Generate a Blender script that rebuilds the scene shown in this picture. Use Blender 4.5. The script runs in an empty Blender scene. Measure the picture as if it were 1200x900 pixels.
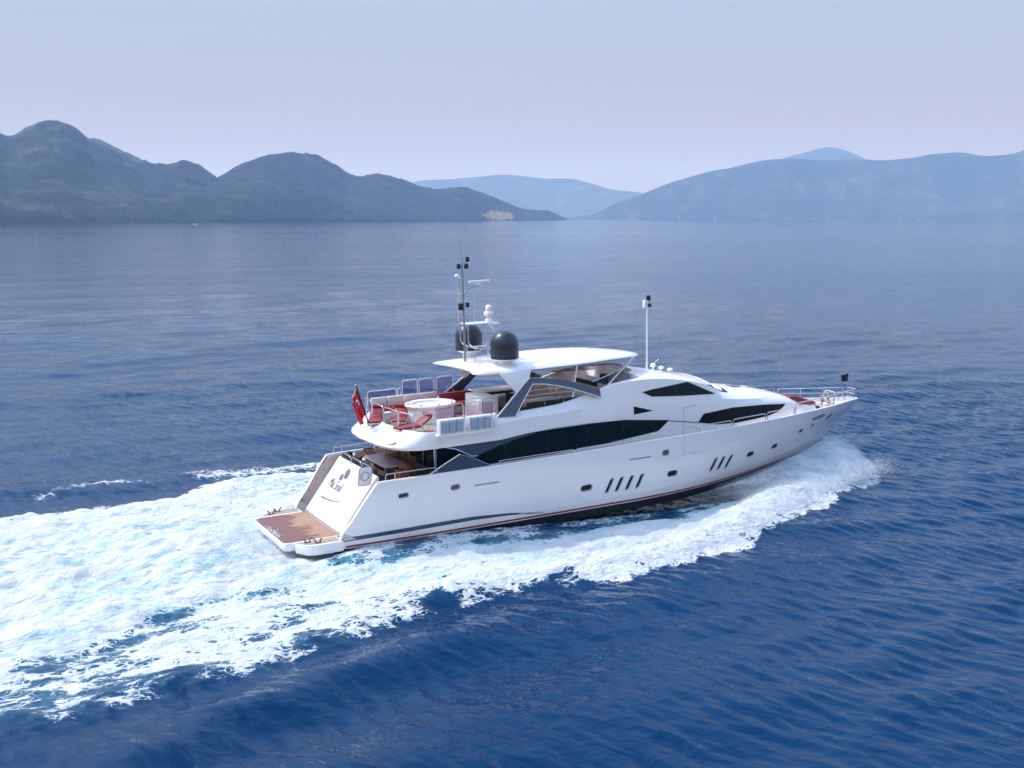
import bpy, bmesh, math, random
import numpy as np
from mathutils import Vector, Matrix, noise as mnoise
R = math.radians
random.seed(7); np.random.seed(7)
SC = bpy.context.scene
COL = SC.collection

# ------------------------------------------------------------------ camera, sky, sun, exposure
CAM_H = 15.2
cam_d = bpy.data.cameras.new('camera'); cam = bpy.data.objects.new('camera', cam_d); COL.objects.link(cam)
cam.location = (0, 0, CAM_H)
cam.rotation_euler = (R(90 - 8.509), 0, 0)
cam_d.sensor_width = 36.0; cam_d.lens = 36.0 * 1300 / 1200
cam_d.clip_start = 0.5; cam_d.clip_end = 80000
SC.camera = cam

SUN_EL, SUN_AZ = 55.0, -72.0            # azimuth from +Y (away from the camera), negative = left
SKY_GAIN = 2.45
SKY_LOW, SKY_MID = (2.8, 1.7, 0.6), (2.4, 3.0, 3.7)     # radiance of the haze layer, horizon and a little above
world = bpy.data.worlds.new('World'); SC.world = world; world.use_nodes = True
wn = world.node_tree; wn.nodes.clear()
w_out = wn.nodes.new('ShaderNodeOutputWorld'); w_bg = wn.nodes.new('ShaderNodeBackground')
w_sky = wn.nodes.new('ShaderNodeTexSky'); w_sky.sky_type = 'NISHITA'; w_sky.sun_disc = False
w_sky.sun_elevation = R(SUN_EL); w_sky.sun_rotation = R(SUN_AZ)
w_sky.air_density = 1.0; w_sky.dust_density = 1.8; w_sky.ozone_density = 3.0; w_sky.altitude = 10
w_bg.inputs['Strength'].default_value = 0.15
# summer sky: the Nishita sky overhead, brightened to lift the shaded hull, sinking into a pale lilac haze layer near the horizon
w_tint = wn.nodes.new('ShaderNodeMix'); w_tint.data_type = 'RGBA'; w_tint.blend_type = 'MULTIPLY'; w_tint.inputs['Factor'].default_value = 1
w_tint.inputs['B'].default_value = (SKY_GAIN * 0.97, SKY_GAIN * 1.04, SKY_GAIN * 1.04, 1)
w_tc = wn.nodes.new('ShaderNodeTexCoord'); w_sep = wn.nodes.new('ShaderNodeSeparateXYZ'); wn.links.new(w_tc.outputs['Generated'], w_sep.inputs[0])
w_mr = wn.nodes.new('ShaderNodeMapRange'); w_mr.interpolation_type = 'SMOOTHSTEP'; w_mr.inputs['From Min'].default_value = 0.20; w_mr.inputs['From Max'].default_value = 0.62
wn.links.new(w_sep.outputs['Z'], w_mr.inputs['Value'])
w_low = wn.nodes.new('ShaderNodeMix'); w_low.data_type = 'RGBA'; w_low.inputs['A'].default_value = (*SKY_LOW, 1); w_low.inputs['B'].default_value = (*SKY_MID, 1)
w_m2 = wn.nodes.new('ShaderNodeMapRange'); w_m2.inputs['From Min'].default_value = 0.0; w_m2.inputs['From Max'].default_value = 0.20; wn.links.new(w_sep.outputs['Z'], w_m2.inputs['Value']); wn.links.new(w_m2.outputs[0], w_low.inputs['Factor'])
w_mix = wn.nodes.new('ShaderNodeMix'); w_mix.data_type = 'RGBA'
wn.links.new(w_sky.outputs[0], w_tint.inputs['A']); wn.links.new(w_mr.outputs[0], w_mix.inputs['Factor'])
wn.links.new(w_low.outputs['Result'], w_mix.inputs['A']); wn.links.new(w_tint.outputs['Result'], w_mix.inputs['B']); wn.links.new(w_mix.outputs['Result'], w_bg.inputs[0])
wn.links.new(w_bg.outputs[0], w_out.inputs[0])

sun_d = bpy.data.lights.new('sun', 'SUN'); sun = bpy.data.objects.new('sun', sun_d); COL.objects.link(sun)
sun_d.energy = 2.0; sun_d.angle = R(0.5); sun_d.color = (1.0, 0.93, 0.84)
sdir = Vector((math.sin(R(SUN_AZ)) * math.cos(R(SUN_EL)), math.cos(R(SUN_AZ)) * math.cos(R(SUN_EL)), math.sin(R(SUN_EL))))
sun.rotation_euler = sdir.to_track_quat('Z', 'Y').to_euler()
sun.location = sdir * 300

SC.view_settings.view_transform = 'Standard'; SC.view_settings.look = 'None'
SC.view_settings.exposure = 0.26; SC.view_settings.gamma = 1.0
SC.view_settings.use_curve_mapping = False
SC.render.engine = 'CYCLES'
SC.cycles.use_denoising = True; SC.cycles.denoising_prefilter = 'ACCURATE'; SC.cycles.denoising_input_passes = 'RGB_ALBEDO_NORMAL'
SC.cycles.max_bounces = 6; SC.cycles.diffuse_bounces = 3; SC.cycles.glossy_bounces = 4
SC.cycles.transmission_bounces = 4; SC.cycles.volume_bounces = 1; SC.cycles.transparent_max_bounces = 16
SC.cycles.sample_clamp_indirect = 6
SC.cycles.volume_step_rate = 1.0; SC.cycles.volume_max_steps = 64

# ------------------------------------------------------------------ helpers
def tag(o, label=None, cat=None, group=None, kind=None):
    if label: o['label'] = label
    if cat: o['category'] = cat
    if group: o['group'] = group
    if kind: o['kind'] = kind
    return o

def empty(name, loc=(0, 0, 0), rot=(0, 0, 0)):
    o = bpy.data.objects.new(name, None); COL.objects.link(o)
    o.location = loc; o.rotation_euler = rot; o.empty_display_size = 0.3
    return o

def link_mesh(name, me, mat, parent=None, smooth=35):
    o = bpy.data.objects.new(name, me); COL.objects.link(o)
    if mat is not None:
        me.materials.append(mat)
    if parent is not None: o.parent = parent
    if smooth:
        me.polygons.foreach_set('use_smooth', [True] * len(me.polygons))
        me.set_sharp_from_angle(angle=R(smooth))
    return o

class MB:
    """collects shapes of one part"""
    def __init__(s): s.v = []; s.f = []
    def add(s, vs, fs):
        n = len(s.v); s.v += [tuple(v) for v in vs]; s.f += [tuple(i + n for i in f) for f in fs]; return s
    def grid(s, rows, close_u=False, close_v=False, flip=False):
        n = len(rows); m = len(rows[0]); vs = [p for r in rows for p in r]; fs = []
        for i in range(n if close_u else n - 1):
            for j in range(m if close_v else m - 1):
                a, b = i * m + j, i * m + (j + 1) % m
                c, d = ((i + 1) % n) * m + (j + 1) % m, ((i + 1) % n) * m + j
                fs.append((a, d, c, b) if flip else (a, b, c, d))
        return s.add(vs, fs)
    def tube(s, pts, r, n=6, closed=False, cap=True):
        pts = [Vector(p) for p in pts]; k = len(pts); rows = []
        up = Vector((0, 0, 1)); prev = None
        for i, p in enumerate(pts):
            if closed: t = pts[(i + 1) % k] - pts[i - 1]
            else: t = pts[min(i + 1, k - 1)] - pts[max(i - 1, 0)]
            t.normalize()
            if prev is None:
                a = t.cross(up)
                if a.length < 1e-3: a = t.cross(Vector((1, 0, 0)))
            else:
                a = prev - t * prev.dot(t)
            a.normalize(); prev = a.copy(); b = t.cross(a)
            rr = r[i] if isinstance(r, (list, tuple)) else r
            rows.append([p + (a * math.cos(2 * math.pi * j / n) + b * math.sin(2 * math.pi * j / n)) * rr for j in range(n)])
        s.grid(rows, close_u=closed, close_v=True, flip=True)
        if cap and not closed:
            n0 = len(s.v)
            s.add(rows[0], [tuple(range(n))]); s.add(rows[-1], [tuple(reversed(range(n)))])
        return s
    def box(s, c, d, rot=0.0, bev=0.0, tilt=None):
        bm = bmesh.new(); bmesh.ops.create_cube(bm, size=1.0)
        for v in bm.verts: v.co = Vector((v.co.x * d[0], v.co.y * d[1], v.co.z * d[2]))
        if bev: bmesh.ops.bevel(bm, geom=bm.edges[:] , offset=bev, segments=2, affect='EDGES', profile=.5)
        M = Matrix.Translation(Vector(c)) @ Matrix.Rotation(rot, 4, 'Z')
        if tilt: M = M @ Matrix.Rotation(tilt[1], 4, tilt[0])
        bm.verts.index_update()
        vs = [M @ v.co for v in bm.verts]; fs = [[v.index for v in f.verts] for f in bm.faces]; bm.free()
        return s.add(vs, fs)
    def prism(s, poly, axis, a, b):
        """poly in 2-D, extruded along axis from a to b ('y': poly is x,z ; 'z': x,y ; 'x': y,z). a, b may be functions of the 2 coords"""
        def P(q, w):
            w = w(*q) if callable(w) else w
            return {'y': (q[0], w, q[1]), 'z': (q[0], q[1], w), 'x': (w, q[0], q[1])}[axis]
        n = len(poly); vs = [P(q, a) for q in poly] + [P(q, b) for q in poly]
        fs = [tuple(range(n)), tuple(reversed(range(n, 2 * n)))] + [(i, n + i, n + (i + 1) % n, (i + 1) % n) for i in range(n)]
        return s.add(vs, fs)
    def lathe(s, prof, c=(0, 0, 0), n=32, sx=1, sy=1):
        rows = [[(c[0] + r * sx * math.cos(2 * math.pi * j / n), c[1] + r * sy * math.sin(2 * math.pi * j / n), c[2] + z) for j in range(n)] for r, z in prof]
        s.grid(rows, close_v=True)
        s.add(rows[0], [tuple(reversed(range(n)))]); s.add(rows[-1], [tuple(range(n))])
        return s
    def build(s, name, mat, parent=None, smooth=35, bevel=0.0, merge=0.0):
        me = bpy.data.meshes.new(name); bm = bmesh.new()
        vv = [bm.verts.new(v) for v in s.v]
        for f in s.f:
            try: bm.faces.new([vv[i] for i in f])
            except ValueError: pass
        bmesh.ops.remove_doubles(bm, verts=bm.verts[:], dist=merge or 1e-5)
        bmesh.ops.dissolve_degenerate(bm, dist=1e-6, edges=bm.edges[:])
        bmesh.ops.recalc_face_normals(bm, faces=bm.faces[:])
        if bevel:
            ed = [e for e in bm.edges if len(e.link_faces) == 2 and e.calc_face_angle(0) > R(40)]
            if ed: bmesh.ops.bevel(bm, geom=ed, offset=bevel, segments=2, affect='EDGES', profile=.5, clamp_overlap=True)
        bm.to_mesh(me); bm.free()
        return link_mesh(name, me, mat, parent, smooth)

def pchip(xs, ys):
    xs = np.array(xs, float); ys = np.array(ys, float)
    h = np.diff(xs); d = np.diff(ys) / h; m = np.zeros_like(xs)
    for i in range(1, len(xs) - 1):
        if d[i - 1] * d[i] > 0:
            w1, w2 = 2 * h[i] + h[i - 1], h[i] + 2 * h[i - 1]
            m[i] = (w1 + w2) / (w1 / d[i - 1] + w2 / d[i])
    m[0], m[-1] = d[0], d[-1]
    def f(x):
        x = np.clip(np.asarray(x, float), xs[0], xs[-1]); i = np.clip(np.searchsorted(xs, x) - 1, 0, len(xs) - 2)
        t = (x - xs[i]) / h[i]; t2, t3 = t * t, t * t * t
        return (2 * t3 - 3 * t2 + 1) * ys[i] + (t3 - 2 * t2 + t) * h[i] * m[i] + (-2 * t3 + 3 * t2) * ys[i + 1] + (t3 - t2) * h[i] * m[i + 1]
    return f

def lerp(a, b, t): return a + (b - a) * t

def fillet(pts, r, n=4):
    """rounds the inner corners of an open polyline"""
    pts = [Vector(p) for p in pts]; out = [pts[0]]
    for i in range(1, len(pts) - 1):
        p, a, b = pts[i], pts[i - 1], pts[i + 1]
        d1, d2 = (a - p), (b - p); rr = min(r, d1.length * .45, d2.length * .45)
        p1, p2 = p + d1.normalized() * rr, p + d2.normalized() * rr
        for k in range(n + 1):
            t = k / n; out.append(p1 * (1 - t) ** 2 + p * 2 * t * (1 - t) + p2 * t * t)
    out.append(pts[-1]); return out

# ------------------------------------------------------------------ materials
def nodes_of(name):
    m = bpy.data.materials.new(name); m.use_nodes = True; nt = m.node_tree
    return m, nt, nt.nodes['Principled BSDF'], nt.nodes['Material Output']
def N(nt, typ, **kw):
    n = nt.nodes.new(typ)
    for k, v in kw.items(): setattr(n, k, v)
    return n
def ramp(nt, src, stops):
    r = N(nt, 'ShaderNodeValToRGB'); e = r.color_ramp.elements
    while len(e) < len(stops): e.new(0.5)
    for el, (p, c) in zip(e, stops): el.position = p; el.color = c if len(c) == 4 else (*c, 1)
    nt.links.new(src, r.inputs[0]); return r

def mat_plain(name, col, rough=0.4, metal=0.0, var=0.06, scale=3.0, bump=0.0, bscale=40, coat=0.0, spec=0.5):
    m, nt, b, out = nodes_of(name)
    tc = N(nt, 'ShaderNodeTexCoord'); nz = N(nt, 'ShaderNodeTexNoise'); nz.inputs['Scale'].default_value = scale; nz.inputs['Detail'].default_value = 5
    nt.links.new(tc.outputs['Object'], nz.inputs['Vector'])
    r = ramp(nt, nz.outputs['Fac'], [(0.25, tuple(c * (1 - var) for c in col)), (0.75, tuple(min(1, c * (1 + var)) for c in col))])
    nt.links.new(r.outputs[0], b.inputs['Base Color'])
    b.inputs['Roughness'].default_value = rough; b.inputs['Metallic'].default_value = metal
    b.inputs['Coat Weight'].default_value = coat; b.inputs['Specular IOR Level'].default_value = spec
    if bump:
        n2 = N(nt, 'ShaderNodeTexNoise'); n2.inputs['Scale'].default_value = bscale; n2.inputs['Detail'].default_value = 4
        nt.links.new(tc.outputs['Object'], n2.inputs['Vector'])
        bp = N(nt, 'ShaderNodeBump'); bp.inputs['Strength'].default_value = bump; bp.inputs['Distance'].default_value = 0.02
        nt.links.new(n2.outputs['Fac'], bp.inputs['Height']); nt.links.new(bp.outputs[0], b.inputs['Normal'])
    return m

def mat_teak(name, c1, c2, wet=False):
    m, nt, b, out = nodes_of(name)
    tc = N(nt, 'ShaderNodeTexCoord'); sp = N(nt, 'ShaderNodeSeparateXYZ'); nt.links.new(tc.outputs['Object'], sp.inputs[0])
    mu = N(nt, 'ShaderNodeMath', operation='MULTIPLY'); mu.inputs[1].default_value = 1 / 0.09; nt.links.new(sp.outputs['Y'], mu.inputs[0])
    fr = N(nt, 'ShaderNodeMath', operation='FRACT'); nt.links.new(mu.outputs[0], fr.inputs[0])
    fl = N(nt, 'ShaderNodeMath', operation='FLOOR'); nt.links.new(mu.outputs[0], fl.inputs[0])
    seam = N(nt, 'ShaderNodeMath', operation='LESS_THAN'); seam.inputs[1].default_value = 0.09; nt.links.new(fr.outputs[0], seam.inputs[0])
    wn_ = N(nt, 'ShaderNodeTexWhiteNoise'); wn_.noise_dimensions = '1D'; nt.links.new(fl.outputs[0], wn_.inputs['W'])
    nz = N(nt, 'ShaderNodeTexNoise'); nz.inputs['Scale'].default_value = 6; nz.inputs['Detail'].default_value = 6
    mp = N(nt, 'ShaderNodeMapping'); mp.inputs['Scale'].default_value = (0.35, 6, 1); nt.links.new(tc.outputs['Object'], mp.inputs[0]); nt.links.new(mp.outputs[0], nz.inputs['Vector'])
    ad = N(nt, 'ShaderNodeMath', operation='ADD'); nt.links.new(wn_.outputs['Value'], ad.inputs[0]); nt.links.new(nz.outputs['Fac'], ad.inputs[1])
    hv = N(nt, 'ShaderNodeMath', operation='MULTIPLY'); hv.inputs[1].default_value = .5; nt.links.new(ad.outputs[0], hv.inputs[0])
    r = ramp(nt, hv.outputs[0], [(0.2, c1), (0.8, c2)])
    last = r.outputs[0]
    if wet:      # soaked patch in the middle of the platform
        n3 = N(nt, 'ShaderNodeTexNoise'); n3.inputs['Scale'].default_value = 1.3; n3.inputs['Detail'].default_value = 6; n3.inputs['Roughness'].default_value = .65
        mp3 = N(nt, 'ShaderNodeMapping'); mp3.inputs['Scale'].default_value = (0.7, 1.6, 1); nt.links.new(tc.outputs['Object'], mp3.inputs[0]); nt.links.new(mp3.outputs[0], n3.inputs['Vector'])
        mx = N(nt, 'ShaderNodeMapRange'); mx.inputs['From Min'].default_value = 0.2; mx.inputs['From Max'].default_value = 2.5; mx.inputs['To Min'].default_value = 0.42; mx.inputs['To Max'].default_value = -0.16
        nt.links.new(sp.outputs['X'], mx.inputs['Value'])
        a2 = N(nt, 'ShaderNodeMath', operation='ADD'); nt.links.new(mx.outputs[0], a2.inputs[0]); nt.links.new(n3.outputs['Fac'], a2.inputs[1])
        wr = ramp(nt, a2.outputs[0], [(0.5, (0, 0, 0)), (0.62, (1, 1, 1))])
        mixw = N(nt, 'ShaderNodeMix', data_type='RGBA'); mixw.inputs['B'].default_value = (0.20, 0.066, 0.036, 1)
        nt.links.new(wr.outputs[0], mixw.inputs['Factor']); nt.links.new(last, mixw.inputs['A']); last = mixw.outputs['Result']
        rr = N(nt, 'ShaderNodeMapRange'); rr.inputs['To Min'].default_value = .6; rr.inputs['To Max'].default_value = .25
        nt.links.new(wr.outputs[0], rr.inputs['Value']); nt.links.new(rr.outputs[0], b.inputs['Roughness'])
    else: b.inputs['Roughness'].default_value = .6
    mix = N(nt, 'ShaderNodeMix', data_type='RGBA'); mix.inputs['B'].default_value = (0.03, 0.022, 0.018, 1)
    sc_ = N(nt, 'ShaderNodeMath', operation='MULTIPLY'); sc_.inputs[1].default_value = .8; nt.links.new(seam.outputs[0], sc_.inputs[0])
    nt.links.new(sc_.outputs[0], mix.inputs['Factor']); nt.links.new(last, mix.inputs['A']); nt.links.new(mix.outputs['Result'], b.inputs['Base Color'])
    return m

M = {}
M['white'] = mat_plain('white gelcoat', (0.92, 0.855, 0.825), .22, var=.02, scale=.6, coat=.5)
M['white2'] = mat_plain('white non skid deck', (0.78, 0.765, 0.74), .55, var=.04, scale=4, bump=.15, bscale=120)
M['bottom'] = mat_plain('black antifouling', (0.012, 0.016, 0.018), .5, var=.3, scale=2)
M['red_line'] = mat_plain('red boot stripe', (0.32, 0.02, 0.025), .35)
M['navy'] = mat_plain('dark grey blue panel paint', (0.045, 0.062, 0.095), .18, var=.05, coat=.6)
M['glass'] = mat_plain('dark tinted window glass', (0.004, 0.012, 0.016), .04, var=.2, scale=.7, spec=.17)
M['glass2'] = mat_plain('near black window glass', (0.006, 0.008, 0.014), .08, var=.2, scale=.7, spec=.10)
M['steel'] = mat_plain('polished stainless steel', (0.72, 0.72, 0.72), .22, 1.0, var=.05, scale=8)
M['grey'] = mat_plain('grey painted metal', (0.28, 0.29, 0.31), .4, .3)
M['rim'] = mat_plain('satin window rim', (0.42, 0.43, 0.46), .45, .2)
M['vent'] = mat_plain('olive grey vent', (0.10, 0.095, 0.085), .5, .2)
M['black'] = mat_plain('black plastic', (0.015, 0.015, 0.017), .45)
M['dome'] = mat_plain('dark slate radome', (0.016, 0.022, 0.036), .30, var=.06, coat=.3)
M['beige'] = mat_plain('pale beige upholstery and lining', (0.60, 0.50, 0.45), .6, var=.05, bump=.1)
M['cream'] = mat_plain('cream vinyl', (0.72, 0.64, 0.58), .5, var=.05)
M['red'] = mat_plain('dark red vinyl cushion', (0.25, 0.016, 0.026), .5, var=.15, scale=6, bump=.15, bscale=12)
M['brown'] = mat_plain('dark brown outdoor cushion', (0.028, 0.018, 0.018), .75, var=.25, scale=9, bump=.25, bscale=25)
M['wood'] = mat_teak('varnished orange wood', (0.24, 0.085, 0.025), (0.36, 0.14, 0.05))
M['table'] = mat_plain('lilac grey table cover', (0.34, 0.26, 0.30), .42, var=.06, scale=5)
M['teak'] = mat_teak('weathered teak deck', (0.32, 0.225, 0.175), (0.43, 0.31, 0.245))
M['teak_wet'] = mat_teak('wet teak platform', (0.33, 0.18, 0.11), (0.45, 0.27, 0.175), wet=True)
M['flag'] = mat_plain('red flag cloth', (0.62, 0.012, 0.035), .8, var=.12, scale=5)
M['flag_white'] = mat_plain('white flag cloth', (0.8, 0.78, 0.78), .8)
M['wash'] = mat_plain('pale satin acrylic', (0.8, 0.82, 0.84), .2, var=.04)
M['text'] = mat_plain('silver grey lettering', (0.17, 0.15, 0.175), .35, .2)
M['raft'] = mat_plain('white glass fibre canister', (0.76, 0.77, 0.78), .4, var=.08, scale=9, bump=.2, bscale=20)
M['raft_pad'] = mat_plain('blue grey ribbed cover', (0.36, 0.40, 0.48), .5, var=.25, scale=16, bump=.5, bscale=26)

def mat_smoked(name, col, alpha):
    m, nt, b, out = nodes_of(name)
    b.inputs['Base Color'].default_value = (*col, 1); b.inputs['Roughness'].default_value = .05
    tr = N(nt, 'ShaderNodeBsdfTransparent'); tr.inputs[0].default_value = (0.84, 0.77, 0.86, 1)
    mx = N(nt, 'ShaderNodeMixShader'); mx.inputs[0].default_value = alpha
    nt.links.new(tr.outputs[0], mx.inputs[1]); nt.links.new(b.outputs[0], mx.inputs[2]); nt.links.new(mx.outputs[0], out.inputs[0])
    return m
M['smoked'] = mat_smoked('smoked purple screen glass', (0.05, 0.03, 0.055), .035)
M['screen'] = mat_smoked('dark windscreen glass', (0.02, 0.014, 0.018), .72)

# ------------------------------------------------------------------ yacht frame:  x forward, y to port, z up
YAW, TRIM = 28.8, 1.2
OX, OY = -11.373, 50.384
yacht = empty('motor_yacht', (OX, OY, 0), (0, R(-TRIM), R(YAW)))
tag(yacht, 'large white three deck motor yacht speeding to the right through its own wake', 'yacht')
Y = yacht
YM = Matrix.Translation((OX, OY, 0)) @ Matrix.Rotation(R(YAW), 4, 'Z') @ Matrix.Rotation(R(-TRIM), 4, 'Y')

# hull ---------------------------------------------------------
sheer = pchip([2.2, 5, 13, 19, 23, 27, 31, 35, 37.6], [3.16, 3.2, 3.26, 3.38, 3.43, 3.48, 3.46, 3.36, 3.32])
stem = pchip([-1.0, -0.2, 0.7, 1.12, 1.52, 2.15, 2.85, 3.32, 4], [28.5, 31.8, 34.15, 34.9, 35.4, 36.25, 37.25, 37.62, 37.8])
aft_edge = pchip([-1.2, 0.2, 0.75, 1.6, 2.4, 3.0, 3.2, 4], [2.25, 2.25, 2.33, 2.95, 3.52, 3.98, 4.15, 4.6])
chine_z = pchip([0, 10, 22, 27, 31, 34, 36], [0.26, 0.24, 0.22, 0.30, 0.52, 0.95, 1.3])
def deck_z(x): return float(np.interp(x, [0, 8.6, 20, 24, 29, 33, 38], [2.5, 2.5, 2.5, 2.72, 2.95, 3.1, 3.18]))
def half_beam(x, z):
    zs, zc = float(sheer(x)), float(chine_z(x)); w = min(max((z - zc) / max(zs - zc, .1), 0), 1)
    Bm = lerp(3.38, 3.66, w ** .6); L = lerp(15.0, 17.2, w); p = lerp(1.75, 2.5, w)
    q = min(max((float(stem(z)) - x) / L, 0), 1)
    y = Bm * (1 - (1 - q) ** p)
    y *= 1 - .055 * min(max((9 - x) / 6.5, 0), 1) ** 2
    dx = max(float(stem(z)) - x, 0); y = math.hypot(y, .62 * w ** 3 * math.sqrt(min(dx / .7, 1)) * math.exp(-dx / 2.5))
    return y
NS, NW = 110, 14
def hull_x(s, z): return float(lerp(float(aft_edge(z)), float(stem(z)), s))
def hull_row(s, side):
    row = []
    for k in range(NW + 1):
        w = k / NW; x = hull_x(s, 1.8)
        for _ in range(6):
            z = lerp(float(chine_z(x)), float(sheer(x)), w); x = hull_x(s, z)
        row.append((x, side * half_beam(x, z), z))
    return row
ss = [1 - (1 - i / NS) ** 1.35 for i in range(NS + 1)]
mb = MB()
rows = {}
for side in (-1, 1):
    rows[side] = [hull_row(s, side) for s in ss]
    mb.grid(rows[side], flip=(side > 0))
    # cap rail and inner bulwark face
    cap = []
    for r in rows[side]:
        x, y, z = r[-1]; th = min(.17, abs(y)); yi = side * max(abs(y) - th, 0)
        cap.append([(x, y, z), (x, side * max(abs(y) - .02, 0), z + .025), (x, yi, z + .025), (x, side * max(abs(y) - th - .02, 0), z - .02), (x, side * max(abs(y) - th - .03, 0), min(deck_z(x) - .02, z - .05))])
    mb.grid(cap, flip=(side > 0))
    # sloping aft edge of the side, closed back to the inner face
    r0 = rows[side][0]; inner = [(x, y - side * .2, z) for x, y, z in r0]
    mb.grid([[a, b] for a, b in zip(r0, inner)], flip=(side < 0))
hull = mb.build('hull', M['white'], Y, smooth=40, merge=.002)
# inner lining of the bulwark around the cockpit and the stern stairs
for side in (-1, 1):
    m2 = MB(); rr = []
    for i in range(0, 30):
        x = lerp(2.45, 9.4, i / 29.); zt = float(np.interp(x, [2.3, 2.33, 2.95, 3.52, 3.98, 4.2, 12], [.7, .78, 1.55, 2.3, 2.9, 3.1, 3.14]))
        y0 = half_beam(max(x, 4), 3.0) - .215
        rr.append([(x, side * y0, .66), (x, side * y0, zt)])
    m2.grid(rr); m2.build('bulwark_lining', M['beige'], Y)
# bottom below the chine
mb = MB()
for side in (-1, 1):
    rr = []
    for s in ss:
        x = hull_x(s, 0.3)
        c = rows[side][ss.index(s)][0]
        zk = min(float(np.interp(c[0], [0, 22, 28, 32, 34.4], [-1.1, -1.05, -.6, .1, .8])), c[2] - .005)
        rr.append([c, (c[0], c[1] * .985, c[2] - .05), (c[0] - .05, c[1] * .955, lerp(c[2] - .05, zk, .34)), (c[0] - .1, c[1] * .5, lerp(c[2], zk, .74)), (c[0] - .2, 0, zk)])
    mb.grid(rr, flip=(side < 0))
    r0 = rr[0]; mb.add(r0 + [(r0[0][0], 0, r0[0][2])], [tuple(range(6))])
mb.build('hull_bottom', M['bottom'], Y, merge=.002)

def hull_strip(name, mat, x0, x1, zlo, zhi, off=.006, n=60, side=-1, parent=None):
    rr = []
    for i in range(n + 1):
        x = lerp(x0, x1, i / n); a, b = zlo(x), zhi(x)
        rr.append([(x, side * (half_beam(x, z) + off), z) for z in (a, (a + b) / 2, b)])
    m_ = MB(); m_.grid(rr)
    back = [[(p[0], p[1] - side * .02, p[2]) for p in r] for r in rr]
    m_.grid([[r[0], q[0]] for r, q in zip(rr, back)]); m_.grid([[r[2], q[2]] for r, q in zip(rr, back)])
    return m_.build(name, mat, parent or Y)
for side in (-1, 1):
    hull_strip('forefoot_strip', M['white'], 28.6, 34.3, lambda x: float(chine_z(x)) - .16 * min(1, (x - 28.5) / 2) , lambda x: float(chine_z(x)) + .02, off=.012, side=side)
for side in (-1, 1):
    hull_strip('boot_stripe', M['red_line'], 2.6, 30.5, lambda x: float(chine_z(x)) + .05, lambda x: float(chine_z(x)) + .05 + .09 * min(1, (31 - x) / 3), side=side)
    hull_strip('rub_line', M['white'], 2.6, 30.8, lambda x: float(chine_z(x)) - .005, lambda x: float(chine_z(x)) + .045, off=.03, side=side)
    hull_strip('dark_stripe', M['navy'], 2.42, 13.0, lambda x: float(np.interp(x, [2.3, 4, 9, 11, 13], [.60, .62, .68, .62, .43])), lambda x: float(np.interp(x, [2.3, 4, 7, 9, 11, 13], [.79, .81, .86, .86, .73, .44])), side=side)
    hull_strip('spray_knuckle', M['white'], 11.5, 33.2, lambda x: float(np.interp(x, [11, 20, 27, 33.5], [.58, .68, .86, 1.35])), lambda x: float(np.interp(x, [11, 20, 27, 33.5], [.60, .71, .90, 1.38])), off=.025, side=side)
    # two long thin intake slots
    for x0, x1, z in ((9.0, 10.35, 2.41), (17.97, 19.3, 2.53)):
        hull_strip('intake_slot', M['grey'], x0, x1, lambda x: z - .035, lambda x: z + .035, n=8, side=side)
    hull_strip('drain_line', M['cream'], 27.9, 29.5, lambda x: 2.58, lambda x: 2.60, n=8, side=side)

def hull_pt(x, z, side, off=0.0):
    e = .05; y = half_beam(x, z)
    dx = (half_beam(x + e, z) - half_beam(x - e, z)) / (2 * e); dz = (half_beam(x, z + e) - half_beam(x, z - e)) / (2 * e)
    n = Vector((-dx, 1, -dz)).normalized()
    return Vector((x, side * y, z)) + Vector((n.x, side * n.y, n.z)) * off

def rounded_shape(w, h, r, n=6, lean=0.0):
    pts = []
    for cx, cz, a0 in ((w / 2 - r, h / 2 - r, 0), (-w / 2 + r, h / 2 - r, 90), (-w / 2 + r, -h / 2 + r, 180), (w / 2 - r, -h / 2 + r, 270)):
        for k in range(n + 1):
            a = R(a0 + 90 * k / n); X, Z = cx + r * math.cos(a), cz + r * math.sin(a); pts.append((X + Z * lean, Z))
    return pts

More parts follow.
